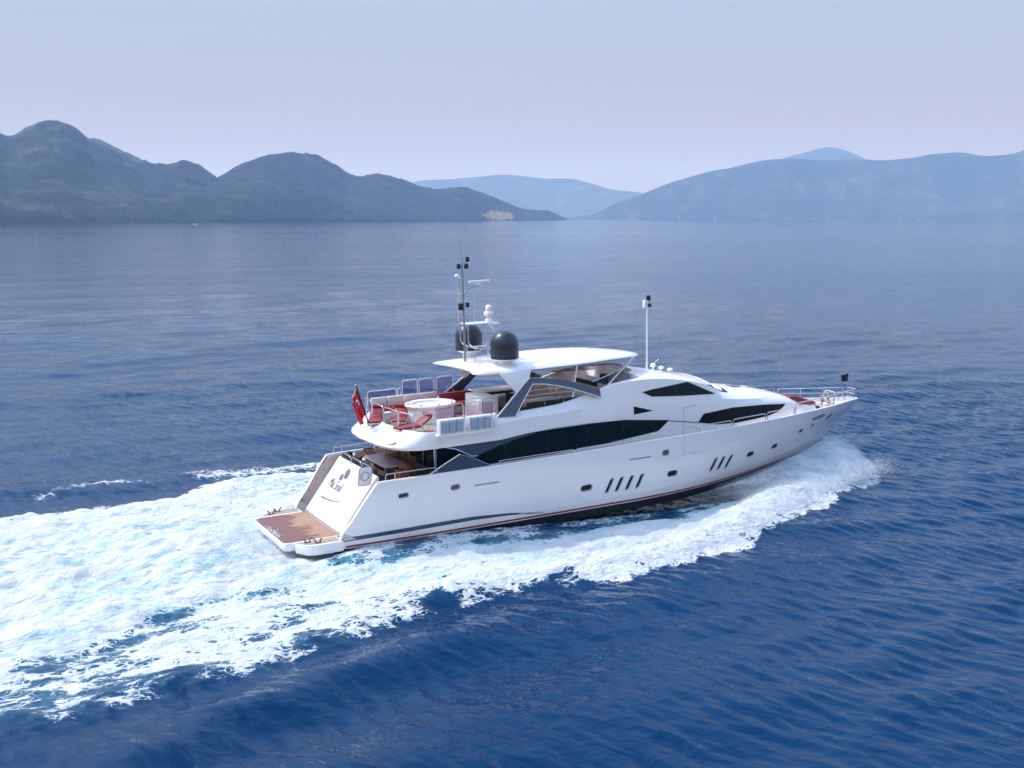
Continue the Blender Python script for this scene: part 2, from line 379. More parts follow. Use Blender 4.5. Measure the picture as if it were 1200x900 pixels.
def porthole(name, x, z, w, h, r, side, lean=0.0, glass='glass', tilt=0.04, rim='rim'):
    out = rounded_shape(w, h, r, lean=lean); inn = [(X - .016, Z + .014) for X, Z in rounded_shape(w - .09, h - .09, max(r - .045, .02), lean=lean)]
    def ring(sh, off): return [hull_pt(x + X, z + Z + X * tilt, side, off) for X, Z in sh]
    a, b, c, d = ring(out, -.02), ring(out, .018), ring(inn, .018), ring(inn, .004)
    m_ = MB(); m_.grid([a, b, c, d], close_v=True)
    f = m_.build(name, M[rim], Y, smooth=50)
    g = MB(); g.add(d, [tuple(range(len(d)))]); g.build('pane', M[glass], f)
    return f
for side in (-1, 1):
    for x, z, w, h in ((15.36, 1.39, .72, .36), (20.75, 1.42, .70, .36), (26.59, 1.62, .62, .34), (28.75, 1.74, .58, .33)):
        porthole('porthole', x, z, w, h, h / 2.05, side)
    porthole('porthole', 31.05, 2.3, .42, .3, .14, side)
    porthole('porthole', 32.2, 2.48, .3, .22, .1, side)
    for x in (16.75, 17.36, 18.0, 18.64, 23.66, 24.24, 24.84):
        porthole('hull_window', x, 1.31 + (.17 if x > 20 else 0), .27, .74, .13, side, lean=.5, tilt=.12)
    porthole('fairlead', 5.37, 2.43, .55, .26, .12, side, glass='black')
    porthole('hull_vent', 8.0, 2.47, .5, .30, .13, side, glass='vent')
    porthole('hull_vent', 20.24, 2.62, .46, .34, .13, side, glass='vent')
    porthole('anchor_pocket', 34.0, 2.72, .62, .36, .12, side, glass='grey', tilt=.2)
    # boarding door seams in the side
    m_ = MB(); pts = [hull_pt(*q, side, .004) for q in ((21.45, 3.3), (21.42, 2.42), (22.2, 2.44))]
    m_.tube(pts, .010, 4); m_.build('door_seam', M['grey'], Y)
    for q in ((21.42, 2.3), (22.2, 2.33)): MB().tube([hull_pt(*q, side, -.01), hull_pt(*q, side, .03)], .03, 8).build('door_step_socket', M['grey'], Y)

def text_mesh(body, size, name, mat, parent, fn, extr=.006, sx=1.0, shear=0.0):
    cu = bpy.data.curves.new(name, 'FONT'); cu.body = body; cu.size = size; cu.extrude = extr; cu.align_x = 'CENTER'; cu.align_y = 'CENTER'; cu.shear = shear; cu.resolution_u = 3
    to = bpy.data.objects.new(name, cu); COL.objects.link(to)
    dg = bpy.context.evaluated_depsgraph_get(); me = bpy.data.meshes.new_from_object(to.evaluated_get(dg))
    bpy.data.objects.remove(to); me.materials.clear()
    for v in me.vertices: v.co = fn(v.co.x * sx, v.co.y, v.co.z)
    return link_mesh(name, me, mat, parent, smooth=0)
for side in (-1, 1):
    text_mesh('SUNSEEKER', .27, 'bow_lettering', M['text'], Y, lambda a, b, c: hull_pt(32.55 + a * (1 if side < 0 else -1), 2.92 + b + a * .04 * (1 if side < 0 else -1), side, .012 + c), sx=1.0)

# decks ---------------------------------------------------------
def strip_deck(name, mat, x0, x1, yi, yo, zf, n=60, both=True, th=.0):
    m_ = MB()
    for side in ((-1, 1) if both else (1,)):
        rr = [[(x, side * yi(x), zf(x)), (x, side * yo(x), zf(x))] for x in np.linspace(x0, x1, n)]
        m_.grid(rr, flip=side > 0)
    return m_.build(name, mat, Y)
inner_y = lambda x: max(half_beam(x, float(sheer(x))) - .19, .0)
strip_deck('main_deck', M['white2'], 8.4, 37.35, lambda x: 0.0, inner_y, deck_z, n=90)
strip_deck('cockpit_floor', M['teak'], 4.2, 8.42, lambda x: 0.0, lambda x: inner_y(x) + .02, lambda x: 2.5, n=10)
strip_deck('foredeck_teak', M['teak'], 33.0, 36.3, lambda x: 0.55, lambda x: max(inner_y(x) - .3, .56), lambda x: deck_z(x) + .006, n=20)

# swim platform ---------------------------------------------------
def rounded_poly(pts, r, n=5):
    k = len(pts); out = []
    for i in range(k):
        p, a, b = Vector(pts[i]), Vector(pts[i - 1]), Vector(pts[(i + 1) % k]); ri = r[i] if isinstance(r, list) else r
        d1, d2 = a - p, b - p; ri = min(ri, d1.length * .48, d2.length * .48)
        if ri < 1e-3: out.append(tuple(p)); continue
        p1, p2 = p + d1.normalized() * ri, p + d2.normalized() * ri
        for j in range(n + 1):
            t = j / n; out.append(tuple(p1 * (1 - t) ** 2 + p * 2 * t * (1 - t) + p2 * t * t))
    return out
plat = rounded_poly([(-.02, -2.42), (-.02, 2.42), (2.9, 2.42), (2.9, -2.42)], [.35, .35, 0, 0])
wing = rounded_poly([(.42, -2.46), (2.45, -2.46), (2.45, -3.36), (.85, -3.36)], [.1, 0, 0, .55])
sp_ = MB().prism(plat, 'z', .30, .70).build('swim_platform', M['white'], Y, bevel=.06)
def inset(poly, d):
    c = Vector((sum(p[0] for p in poly) / len(poly), sum(p[1] for p in poly) / len(poly)))
    w = max(abs(p[0] - c.x) for p in poly); h = max(abs(p[1] - c.y) for p in poly)
    return [(c.x + (p[0] - c.x) * (1 - d / w), c.y + (p[1] - c.y) * (1 - d / h)) for p in poly]
MB().prism(inset(plat, .055), 'z', .69, .708).build('teak_deck', M['teak_wet'], sp_)
for side in (-1, 1):
    wg = [(x, y * -side) for x, y in wing]
    q = MB().prism(wg, 'z', .22, .70).build('platform_wing', M['white'], Y, bevel=.07)
    MB().prism(inset(wg, .12), 'z', .69, .708).build('teak_deck', M['teak'], q)
    for cx, cy in ((.95, 2.78), (1.35, 3.05)):
        c_ = MB()
        for dx in (-.09, .09): c_.tube([(cx + dx, side * cy, .70), (cx + dx * 1.3, side * cy, .84), (cx + dx * 2.2, side * cy, .90)], .028, 6)
        c_.box((cx, side * cy, .715), (.3, .1, .03), bev=.01)
        c_.build('cleat', M['black'], q)

# transom -----------------------------------------------------------
def tx(z, off=0.0): return 2.62 + (z - .75) * .765 - off
def tr_pt(y, z, off=0.0):
    n = Vector((-1, 0, .765)).normalized(); bul = .10 * (1 - (y / 2.7) ** 2)
    return Vector((tx(z) - bul * .6, y, z)) + n * off
tb = MB(); rr = []
for i in range(25):
    y = lerp(-2.5, 2.55, i / 24.)
    rr.append([tr_pt(y, z) for z in np.linspace(.72, 3.2, 10)] + [Vector((4.54, y, 3.24)), Vector((4.60, y, 3.2)), Vector((4.60, y, 2.5))])
tb.grid(rr)
for r_ in (rr[0], rr[-1]): tb.add(r_ + [Vector((2.9, r_[0].y, .72))], [tuple(range(len(r_) + 1))])
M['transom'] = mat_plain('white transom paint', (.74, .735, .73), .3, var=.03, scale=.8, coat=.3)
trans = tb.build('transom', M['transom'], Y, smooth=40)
# black tube put in as the shadow gap at the foot of the transom door, handle swoosh and the name
MB().tube([tr_pt(y, .76, .0) for y in np.linspace(-2.45, 2.5, 20)], .022, 6).build('shadow_gap', M['black'], trans)
MB().tube([tr_pt(lerp(1.62, -.7, t), 1.55 + .22 * t * t, .022) for t in np.linspace(0, 1, 16)], [.035 * (1 - .8 * t) for t in np.linspace(0, 1, 16)], 6).build('door_handle', M['text'], trans)
text_mesh('Mia Soul', .66, 'name_lettering', M['text'], trans, lambda a, b, c: tr_pt(.92 - a, 2.20 + b * .82, .008 + c), sx=.74, shear=.15)
def blob(name, cy, cz, ry, rz, rot):
    p = [(cy + ry * math.cos(a) * math.cos(rot) - rz * math.sin(a) * math.sin(rot), cz + ry * math.cos(a) * math.sin(rot) + rz * math.sin(a) * math.cos(rot)) for a in np.linspace(0, 2 * math.pi, 22, endpoint=False)]
    a = [tr_pt(y, z, .003) for y, z in p]; b = [tr_pt(y, z, .013) for y, z in p]
    MB().grid([a, b], close_v=True).add(b, [tuple(range(22))]).build(name, M['text'], trans)
blob('emblem', .42, 2.80, .28, .20, .5); blob('emblem', .80, 2.58, .2, .14, .2)
# stairs at both quarters, between the transom and the bulwarks
for side in (-1, 1):
    # smooth moulded run of shallow treads
    prof = [(3.06, .66)]
    for k in range(9):
        x0, z0 = 3.12 + k * .175, .68 + k * .235
        prof += [(x0, z0 + .16), (x0 + .10, z0 + .24)]
    prof += [(4.75, 2.85), (4.75, .66)]
    MB().prism(prof, 'y', side * 2.53, side * 3.30).build('stern_stairs', M['beige'], Y, smooth=50)
    for x, z in ((2.75, 1.05), (3.1, 1.5), (3.55, 2.05), (3.9, 2.45)):
        MB().tube([(x, side * (half_beam(4, 3) - .22), z), (x, side * (half_beam(4, 3) - .245), z)], .035, 8).build('step_light', M['black'], Y)
# round emblem gate beside the head of the starboard stairs
def gp(a, b, off=0.0): return Vector((3.86 + a + b * .12, -2.62 - off, 3.36 + b))
sh = rounded_shape(.64, .86, .12)
g0 = MB(); g0.grid([[gp(a, b) for a, b in sh], [gp(a, b, .06) for a, b in sh]], close_v=True)
g0.add([gp(a, b, .06) for a, b in sh], [tuple(range(len(sh)))]); g0.add([gp(a, b) for a, b in sh], [tuple(range(len(sh)))])
gate = g0.build('stair_gate', M['white'], Y)
MB().tube([gp(a, b, .062) for a, b in sh], .016, 5, closed=True).build('gate_frame', M['grey'], gate)
MB().tube([gp(.2 * math.cos(t), .2 * math.sin(t), .065) for t in np.linspace(0, 6.283, 24, endpoint=False)], .018, 5, closed=True).build('emblem_ring', M['grey'], gate)
MB().tube([gp(.13 * math.cos(t), .13 * math.sin(t), .065) for t in np.linspace(0, 6.283, 20, endpoint=False)], .010, 5, closed=True).build('emblem_ring', M['steel'], gate)
for b in (-.08, .08):
    for a0, a1 in ((-.31, -.19), (.19, .31)): MB().tube([gp(a0, b, .065), gp(a1, b, .065)], .012, 5).build('emblem_bar', M['grey'], gate)

# superstructure loft ------------------------------------------------
ST = {  # x : nine (half breadth, height) points from the deck edge up and over to the centre line
 7.3:  [(2.95,2.45),(3.0,3.3),(3.05,4.30),(3.46,4.40),(3.55,5.00),(3.5,5.26),(3.36,5.26),(3.33,4.90),(0,4.90)],
 10.0: [(2.95,2.45),(3.05,3.3),(3.08,4.38),(3.46,4.42),(3.54,5.05),(3.46,5.34),(3.30,5.36),(3.24,4.90),(0,4.90)],
 10.4: [(2.95,2.45),(3.05,3.3),(3.08,4.38),(3.44,4.42),(3.48,5.2),(3.30,5.58),(3.16,5.58),(3.12,4.90),(0,4.90)],
 12.0: [(2.95,2.45),(3.05,3.3),(3.08,4.50),(3.34,4.54),(3.36,5.30),(3.08,5.62),(2.94,5.62),(2.88,4.90),(0,4.90)],
 14.0: [(2.95,2.45),(3.05,3.3),(3.08,4.55),(3.20,4.62),(3.20,5.32),(2.92,5.70),(2.78,5.70),(2.72,4.90),(0,4.90)],
 16.2: [(2.95,2.45),(3.05,3.3),(3.08,4.58),(3.13,4.66),(3.10,5.42),(2.84,6.10),(2.68,6.10),(2.62,4.90),(0,4.90)],
 17.5: [(2.95,2.45),(3.05,3.35),(3.08,4.56),(3.11,4.64),(3.07,5.42),(2.78,6.36),(2.60,6.40),(2.50,4.90),(0,4.90)],
 19.0: [(2.95,2.47),(3.04,3.4),(3.05,4.50),(3.07,4.58),(3.02,5.32),(2.74,6.46),(2.54,6.52),(2.40,4.95),(0,4.95)],
 19.4: [(2.95,2.48),(3.03,3.45),(3.04,4.48),(3.06,4.55),(3.00,5.28),(2.73,6.46),(2.50,6.54),(1.60,6.66),(0,6.72)],
 20.5: [(2.94,2.5),(3.01,3.5),(3.01,4.40),(3.02,4.47),(2.97,5.16),(2.68,6.40),(2.35,6.54),(1.40,6.62),(0,6.66)],
 22.0: [(2.90,2.6),(2.95,3.5),(2.94,4.30),(2.94,4.40),(2.90,5.00),(2.60,6.18),(2.20,6.32),(1.30,6.40),(0,6.44)],
 23.2: [(2.85,2.7),(2.87,3.5),(2.84,4.25),(2.83,4.40),(2.76,4.96),(2.50,5.92),(2.10,6.06),(1.25,6.14),(0,6.18)],
 24.3: [(2.80,2.8),(2.80,3.5),(2.74,4.26),(2.73,4.40),(2.64,4.92),(2.38,5.55),(1.95,5.74),(1.15,5.88),(0,5.95)],
 25.0: [(2.76,2.8),(2.76,3.5),(2.68,4.27),(2.66,4.40),(2.54,4.85),(2.26,5.14),(1.85,5.38),(1.10,5.56),(0,5.62)],
 26.0: [(2.68,2.85),(2.68,3.45),(2.58,4.27),(2.55,4.38),(2.40,4.72),(2.05,4.96),(1.60,5.12),(1.00,5.24),(0,5.30)],
 28.0: [(2.48,2.9),(2.46,3.45),(2.34,4.2),(2.30,4.28),(2.12,4.52),(1.75,4.72),(1.35,4.85),(.80,4.95),(0,5.00)],
 30.0: [(2.14,2.95),(2.10,3.45),(1.96,4.02),(1.92,4.08),(1.72,4.24),(1.40,4.36),(1.05,4.46),(.60,4.52),(0,4.54)],
 31.2: [(1.80,3.0),(1.74,3.4),(1.58,3.80),(1.54,3.84),(1.36,3.95),(1.10,4.04),(.80,4.11),(.45,4.15),(0,4.17)],
 31.9: [(1.50,3.0),(1.38,3.3),(1.22,3.55),(1.18,3.58),(1.02,3.68),(.82,3.76),(.60,3.82),(.32,3.85),(0,3.86)],
 32.3: [(1.05,3.02),(.95,3.12),(.85,3.22),(.8,3.24),(.7,3.28),(.55,3.31),(.4,3.33),(.2,3.34),(0,3.35)],
}
SX = sorted(ST)
SF = [[pchip(SX, [ST[x][k][c] for x in SX]) for c in (0, 1)] for k in range(9)]
def sec(x): return [(float(SF[k][0](x)), float(SF[k][1](x))) for k in range(9)]
def side_y(x, z):
    s_ = sec(x); return float(np.interp(z, [p[1] for p in s_[:6]], [p[0] for p in s_[:6]]))
xs = sorted(set(list(np.round(np.arange(7.3, 32.31, .2), 3)) + SX))
rr = []
for x in xs:
    s_ = sec(x); rr.append([(x, -y, z) for y, z in s_] + [(x, y, z) for y, z in reversed(s_[:-1])])
mb = MB().grid(rr); mb.add(rr[-1], [tuple(range(17))])
superstructure = mb.build('superstructure', M['white'], Y, smooth=24)
# lining of the flybridge coaming, seen across the deck
for side in (-1, 1):
    m_ = MB(); q = []
    for x in np.arange(10.6, 19.01, .3):
        s_ = sec(x); q.append([(x, side * (s_[6][0] - .012), s_[6][1] - .03), (x, side * (s_[7][0] - .012), s_[7][1] + .01)])
    m_.grid(q); m_.build('coaming_lining', M['beige'], Y)

def side_patch(name, mat, top, bot, side, off=.014, n=60, m=5, parent=None):
    x0, x1 = top[0][0], top[-1][0]; rr = []
    for i in range(n + 1):
        x = lerp(x0, x1, i / n); zt = float(np.interp(x, [p[0] for p in top], [p[1] for p in top])); zb = float(np.interp(x, [p[0] for p in bot], [p[1] for p in bot]))
        zt = max(zt, zb + .004)
        rr.append([(x, side * (side_y(x, lerp(zb, zt, k / m)) + off), lerp(zb, zt, k / m)) for k in range(m + 1)])
    m_ = MB().grid(rr)
    m_.grid([[r[0], (r[0][0], r[0][1] - side * .03, r[0][2])] for r in rr]); m_.grid([[r[-1], (r[-1][0], r[-1][1] - side * .03, r[-1][2])] for r in rr])
    return m_.build(name, mat, parent or Y)
for side in (-1, 1):
    w = side_patch('saloon_window', M['glass'], [(7.32, 4.3), (9, 4.37), (11, 4.43), (12, 4.49), (14, 4.54), (16, 4.57), (18, 4.53), (20.9, 4.19)],
                   [(7.32, 3.2), (10, 3.2), (13.8, 3.27), (16.84, 3.41), (20.19, 3.68), (20.9, 4.18)], side, n=90)
    for x in (11.0, 13.4, 15.7, 17.9):
        pts = [(x, side * (side_y(x, z) + .016), z) for z in np.linspace(3.42, 4.44, 6)]
        MB().tube(pts, .008, 4).build('pane_seam', M['black'], w)
    w = side_patch('wheelhouse_window', M['glass'], [(19.25, 5.83), (19.85, 5.90), (22.42, 6.05), (23.2, 5.72), (24.34, 5.22)],
                   [(19.25, 5.82), (19.85, 5.54), (22, 5.36), (24.34, 5.20)], side, n=50)
    MB().tube([(21.5, side * (side_y(21.5, z) + .018), z) for z in np.linspace(5.42, 5.98, 5)], .03, 4).build('mullion', M['black'], w)
    side_patch('vent_window', M['glass'], [(18.6, 5.17), (19.82, 4.82)], [(18.6, 4.74), (19.82, 4.81)], side, n=12)
    side_patch('forward_window', M['glass2'], [(22.96, 3.83), (23.34, 4.24), (25.55, 4.33), (28, 4.20), (29.9, 4.0)],
               [(22.96, 3.81), (24.2, 3.56), (25.71, 3.46), (28.2, 3.52), (29.2, 3.66), (29.9, 3.95)], side, n=60)
    side_patch('style_line', M['black'], [(20.9, 4.17), (22.96, 3.83)], [(20.9, 4.13), (22.96, 3.79)], side, n=14, m=1)
    # side door seams
    m_ = MB()
    m_.tube([(21.9, side * (side_y(21.9, z) + .006), z) for z in np.linspace(3.0, 4.72, 10)], .009, 4)
    m_.tube([(lerp(21.9, 22.9, t), side * (side_y(lerp(21.9, 22.9, t), 4.72 + .06 * t) + .006), 4.72 + .06 * t) for t in np.linspace(0, 1, 6)], .009, 4)
    m_.build('door_seam', M['grey'], Y)

# raked wheelhouse windscreen: dark panes over the front slope
def roof_pt(x, t, off=.015):
    """t -1..1 across the roof between the side brows"""
    s_ = sec(x); seq = [(-s_[k][0], s_[k][1]) for k in (5, 6, 7, 8)] + [(s_[k][0], s_[k][1]) for k in (7, 6, 5)]
    ys = [p[0] for p in seq]; y = t * s_[5][0]; return Vector((x + off * .5, y, float(np.interp(y, ys, [p[1] for p in seq])) + off))
for t0, t1 in ((-.93, -.5), (-.47, -.02), (.02, .47), (.5, .93)):
    rr = [[roof_pt(lerp(24.45, 25.75, i / 8.), lerp(t0, t1, j / 6.)) for j in range(7)] for i in range(9)]
    ws = MB().grid(rr).build('windscreen_pane', M['glass2'], Y)
    for f in (.3, .5, .7):
        MB().tube([roof_pt(lerp(24.5, 25.6, f), lerp(t0 + .04, t1 - .04, j / 4.), .03) for j in range(5)], .012, 4).build('wiper', M['steel'], ws)
# brow lip of the wheelhouse roof
rr = [[roof_pt(x, t, o) for x, o in ((23.9, .01), (24.1, .05), (24.45, .06), (24.5, .0))] for t in np.linspace(-.98, .98, 24)]
MB().grid(rr).build('roof_brow', M['white'], Y, smooth=60)
# hatch, non skid panels on the coach roof
for x, t in ((27.3, -.25), (29.0, .1)):
    a = roof_pt(x, t, .03); MB().box(a, (.7, .55, .05), bev=.02, tilt=('Y', .17)).build('deck_hatch', M['grey'], Y)

# flybridge aft tray ---------------------------------------------------
def tray_outline(ins_aft, ins_side, z, n=40):
    W = 3.55 - ins_side; xa = 4.86 + ins_aft; pts = []
    for i in range(n + 1):
        th = math.pi * i / n; c, s_ = math.cos(th), math.sin(th)
        y = -W * math.copysign(abs(c) ** .62, c)
        # nearly straight aft edge, rounded quarters running into the sides
        x = 7.3 - (7.3 - xa) * abs(s_) ** .62 - .10 * (1 - (y / W) ** 2) + .1
        pts.append((min(x, 7.3), y, z))
    pts[0] = (7.3, -W, z); pts[-1] = (7.3, W, z)
    return [(9.0, -W, z)] * 0 + pts
outl = [tray_outline(.5, .35, 4.36), tray_outline(.10, .06, 4.40), tray_outline(.0, .0, 4.52), tray_outline(.05, -.01, 4.62), tray_outline(.55, .02, 4.94), tray_outline(.98, .04, 5.18), tray_outline(1.05, .06, 5.22), tray_outline(1.14, .17, 5.20), tray_outline(1.16, .20, 4.90)]
mb = MB().grid(outl, flip=True)
fb_tray = mb.build('flybridge_overhang', M['white'], Y, smooth=35)
fl = outl[-1]; MB().add([(x, y, 4.905) for x, y, z in fl], [tuple(range(len(fl)))]).build('flybridge_floor', M['teak'], Y)
MB().add([(7.3, -3.2, 4.906), (7.3, 3.2, 4.906), (10.3, 3.1, 4.906), (12, 2.85, 4.906), (19, 2.38, 4.906), (19, -2.38, 4.906), (12, -2.85, 4.906), (10.3, -3.1, 4.906)], [(7, 6, 5, 4, 3, 2, 1, 0)]).build('flybridge_floor', M['teak'], Y)
un_ = outl[0]; MB().add([(x, y, 4.36) for x, y, z in un_] + [(8.5, 3.1, 4.36), (8.5, -3.1, 4.36)], [tuple(range(len(un_) + 2))]).build('cockpit_ceiling', M['cream'], Y)
dl = MB().lathe([(.0, -.03), (.20, -.03), (.21, .012), (.0, .02)], (0, 0, 0), 20, 1.5, .75).build('deck_light', M['grey'], fb_tray)
p3, p4, p3b = Vector(outl[3][13]), Vector(outl[4][13]), Vector(outl[3][14]); nn = (p3b - p3).cross(p4 - p3).normalized(); nn = nn if nn.z > 0 else -nn
ex = (p3b - p3).normalized(); ey = nn.cross(ex)
dl.matrix_local = Matrix.Translation(p3.lerp(p4, .35) + nn * .045) @ Matrix((ex, ey, nn)).transposed().to_4x4()

# saloon aft bulkhead with dark sliding doors; wing walls ------------------
MB().box((8.46, 0, 3.42), (.06, 6.0, 1.85)).build('saloon_bulkhead', M['cream'], Y)
for y0, y1 in ((-2.6, -.9), (-.86, .84), (.88, 2.6)):
    d_ = MB().box((8.42, (y0 + y1) / 2, 3.36), (.05, y1 - y0, 1.66), bev=.01).build('sliding_door', M['glass2'], Y)
    MB().tube([(8.38, y1 - .1, 3.1), (8.36, y1 - .1, 3.2), (8.36, y1 - .1, 3.6), (8.38, y1 - .1, 3.7)], .018, 6).build('handle', M['steel'], d_)
for y in (-2.66, -.88, .86, 2.66): MB().tube([(8.37, y, 2.5), (8.37, y, 4.35)], .03, 8).build('door_post', M['steel'], Y)
for side in (-1, 1):
    MB().box((7.9, side * 2.93, 3.42), (1.14, .05, 1.84)).build('wing_wall', M['cream'] if side > 0 else M['glass2'], Y)
    MB().tube([(7.26, side * 3.0, 2.5), (7.26, side * 3.0, 4.36)], .045, 8).build('support_post', M['steel'], Y)

# dark wing panels on the flanks
for side in (-1, 1):
    upper = [(7.5, 4.44), (8.2, 4.24), (9.02, 3.80), (9.3, 3.80), (9.8, 3.96), (10.6, 4.18), (11.6, 4.36), (12.6, 4.46), (12.6, 4.5), (10, 4.44)]
    a = MB().prism(upper, 'y', lambda x, z: side * (float(SF[3][0](x)) - .07), lambda x, z: side * (float(SF[3][0](x)) - .02)).build('upper_wing_panel', M['navy'], Y)
    MB().tube([(x, side * (float(SF[3][0](x)) - .03), z) for x, z in upper[:4]], .022, 6).build('edge_trim', M['steel'], a)
    lower = [(6.66, 3.18), (7.5, 3.62), (8.33, 4.0), (8.8, 3.84), (9.3, 3.6), (9.75, 3.36), (10.2, 3.2)]
    a = MB().prism(lower, 'y', side * 3.46, side * 3.52).build('lower_wing_panel', M['navy'], Y)
    MB().tube([(x, side * 3.5, z) for x, z in lower[:3]], .03, 6).build('edge_trim', M['white'], a)
    MB().tube([(x, side * 3.5, z) for x, z in lower[2:]], .012, 6).build('edge_trim', M['steel'], a)

# arches and hardtop -------------------------------------------------
def arch_y(side, inner): return lambda x, z: side * (3.33 - .33 * (z - 5.5) - (.14 if inner else 0) - .02 * max(x - 12, 0))
ARCH = [(10.41, 5.5), (11.5, 6.35), (12.3, 6.98), (12.58, 7.17), (13.4, 7.10), (14.38, 6.95), (15.5, 6.64), (16.56, 6.26), (16.55, 5.86), (15.79, 6.13), (15, 6.42), (14.13, 6.66), (13.4, 6.80), (12.72, 6.86), (12.1, 6.2), (11.5, 5.5)]
LEG = [(11.0, 7.52), (12.8, 7.52), (12.62, 7.14), (12.25, 6.94), (11.95, 6.70), (11.75, 6.54)]
for side in (-1, 1):
    a = MB().prism(ARCH, 'y', arch_y(side, False), arch_y(side, True)).build('arch', M['navy'], Y, smooth=20)
    f_ = arch_y(side, False)
    MB().tube([(x, f_(x, z) + side * .0, z) for x, z in ARCH[:4]], .035, 6).build('edge_trim', M['white'], a)
    MB().tube([(x, f_(x, z), z) for x, z in reversed(ARCH[8:])], .022, 6).build('edge_trim', M['white'], a)
    MB().prism(LEG, 'y', lambda x, z: side * (3.30 - .33 * (z - 5.5) - .03), lambda x, z: side * (3.3 - .33 * (z - 5.5) - .28)).build('hardtop_leg', M['white'], Y, bevel=.03)
HT = [(9.72, 2.30, 7.52, 7.58, 7.66), (10.1, 2.42, 7.44, 7.62, 7.78), (11, 2.52, 7.40, 7.62, 7.86), (13, 2.52, 7.44, 7.64, 7.96), (15.5, 2.46, 7.47, 7.66, 8.02), (17.5, 2.22, 7.51, 7.68, 7.95), (19, 1.78, 7.50, 7.63, 7.80), (20, 1.22, 7.45, 7.55, 7.66), (20.55, .66, 7.42, 7.48, 7.55), (20.78, .1, 7.42, 7.45, 7.48)]
HF = [pchip([h[0] for h in HT], [h[k] for h in HT]) for k in range(1, 5)]
rr = []
for x in list(np.linspace(9.72, 20, 50)) + list(np.linspace(20.08, 20.78, 10)):
    w, zl, zt, zm = (float(f(x)) for f in HF); ring = []
    notch = .45 * max(0, 1 - (x - 9.72) / .5)
    for t in np.linspace(-1, 1, 17):
        ring.append((x + notch * (1 - t * t), t * w, zt + (zm - zt) * (1 - abs(t) ** 2.6)))
    for t in (1.03, .97, .5, 0, -.5, -.97, -1.03):
        ring.append((x + notch * (1 - min(abs(t), 1) ** 2), t * w, zl if abs(t) < 1 else (zl + zt) / 2))
    rr.append(ring)
mb = MB().grid(rr, close_v=True); mb.add(rr[0], [tuple(range(len(rr[0])))]); mb.add(rr[-1], [tuple(range(len(rr[-1])))])
hardtop = mb.build('hardtop', M['white'], Y, smooth=42)
for side in (-1, 1):
    MB().tube([(20.1, side * .95, 7.46), (17.3, side * 2.66, 6.38)], .055, 8).build('hardtop_strut', M['steel'], Y)
    MB().tube([(15.6, side * 2.35, 7.5), (15.1, side * 2.72, 5.95)], .045, 8).build('hardtop_strut', M['steel'], Y)

# satellite domes
for side in (-1, 1):
    prof = [(0, 0)] + [(.70, 0), (.72, .06), (.70, .12), (.70, .70)] + [(.70 * math.cos(a), .70 + .70 * math.sin(a)) for a in np.linspace(.12, 1.5708, 10)]
    d_ = MB().lathe(prof[1:-1] + [(.02, 1.4)], (11.85 if side < 0 else 11.5, side * 1.62, 8.08 if side < 0 else 8.2), 40).build('satellite_dome', M['dome'], Y, smooth=50)
    MB().lathe([(.34, -.46), (.36, -.16), (.62, -.06), (.69, 0), (.66, .02)], (11.85 if side < 0 else 11.5, side * 1.62, 8.08 if side < 0 else 8.2), 32).build('pedestal', M['white'], d_)

# radar mast with its tubular frame
mast = MB().tube([(10.45, 0, 7.85), (10.45, 0, 9.7), (10.42, 0, 12.4), (10.42, 0, 12.9)], [.06, .055, .045, .03], 8).tube([(10.42, 0, 12.9), (10.42, 0, 14.0)], .012, 5).build('radar_mast', M['grey'], Y)
fr = MB()
for side in (-1, 1):
    fr.tube(fillet([(10.4, side * .45, 9.72), (12.2, side * .45, 9.72)], .1), .035, 8)
    fr.tube(fillet([(10.45, side * .45, 9.72), (10.45, side * .45, 8.75), (10.95, side * .45, 8.5), (11.9, side * .45, 8.5)], .25), .032, 8)
    fr.tube(fillet([(11.6, side * .45, 9.72), (11.95, side * .45, 9.4), (12.0, side * .45, 7.9)], .25), .032, 8)
    fr.tube([(10.8, side * .45, 8.6), (10.8, side * .45, 7.85)], .032, 8)
for x, z in ((10.4, 9.72), (11.2, 9.72), (12.2, 9.72), (10.95, 8.5), (11.9, 8.5)): fr.tube([(x, -.45, z), (x, .45, z)], .03, 8)
fr.build('mast_frame', M['steel'], mast)
MB().box((11.3, 0, 9.76), (1.7, .9, .03), bev=.01).build('mast_platform', M['white'], mast)
MB().box((11.35, 0, 11.82), (1.35, .16, .13), rot=.25, bev=.05).tube([(11.3, 0, 11.66), (11.3, 0, 11.8)], .12, 10).build('radar_scanner', M['white'], mast)
MB().tube([(10.44, 0, 11.1), (10.75, 0, 11.5), (11.3, 0, 11.68)], .045, 6).build('scanner_bracket', M['grey'], mast)
for p, d in (((10.25, .05, 12.62), (.16, .2, .26)), ((10.62, -.05, 12.62), (.16, .2, .26)), ((10.72, 0, 12.95), (.16, .18, .26)), ((10.28, 0, 10.62), (.2, .2, .34)), ((10.62, -.1, 10.7), (.14, .18, .24))):
    MB().box(p, d, bev=.03).build('navigation_light', M['black'], mast)
cb = MB()
for z, l in ((12.0, .5), (11.2, .42), (10.9, .5), (10.45, .4)): cb.tube([(10.43, -l, z), (10.43, l, z)], .018, 5)
cb.build('crosstree', M['grey'], mast)
MB().lathe([(.05, 0), (.14, .03), (.12, .13), (.03, .16)], (10.43, .62, 12.05), 12).tube([(10.43, .3, 12.0), (10.43, .62, 12.06)], .02, 5).build('gps_antenna', M['white'], mast)
for x, y, z0, z1 in ((10.43, .62, 9.8, 12.0), (11.15, .2, 9.76, 11.2)):
    MB().tube([(x, y, z0), (x, y, z1)], .007, 5).build('whip_antenna', M['raft'], mast)
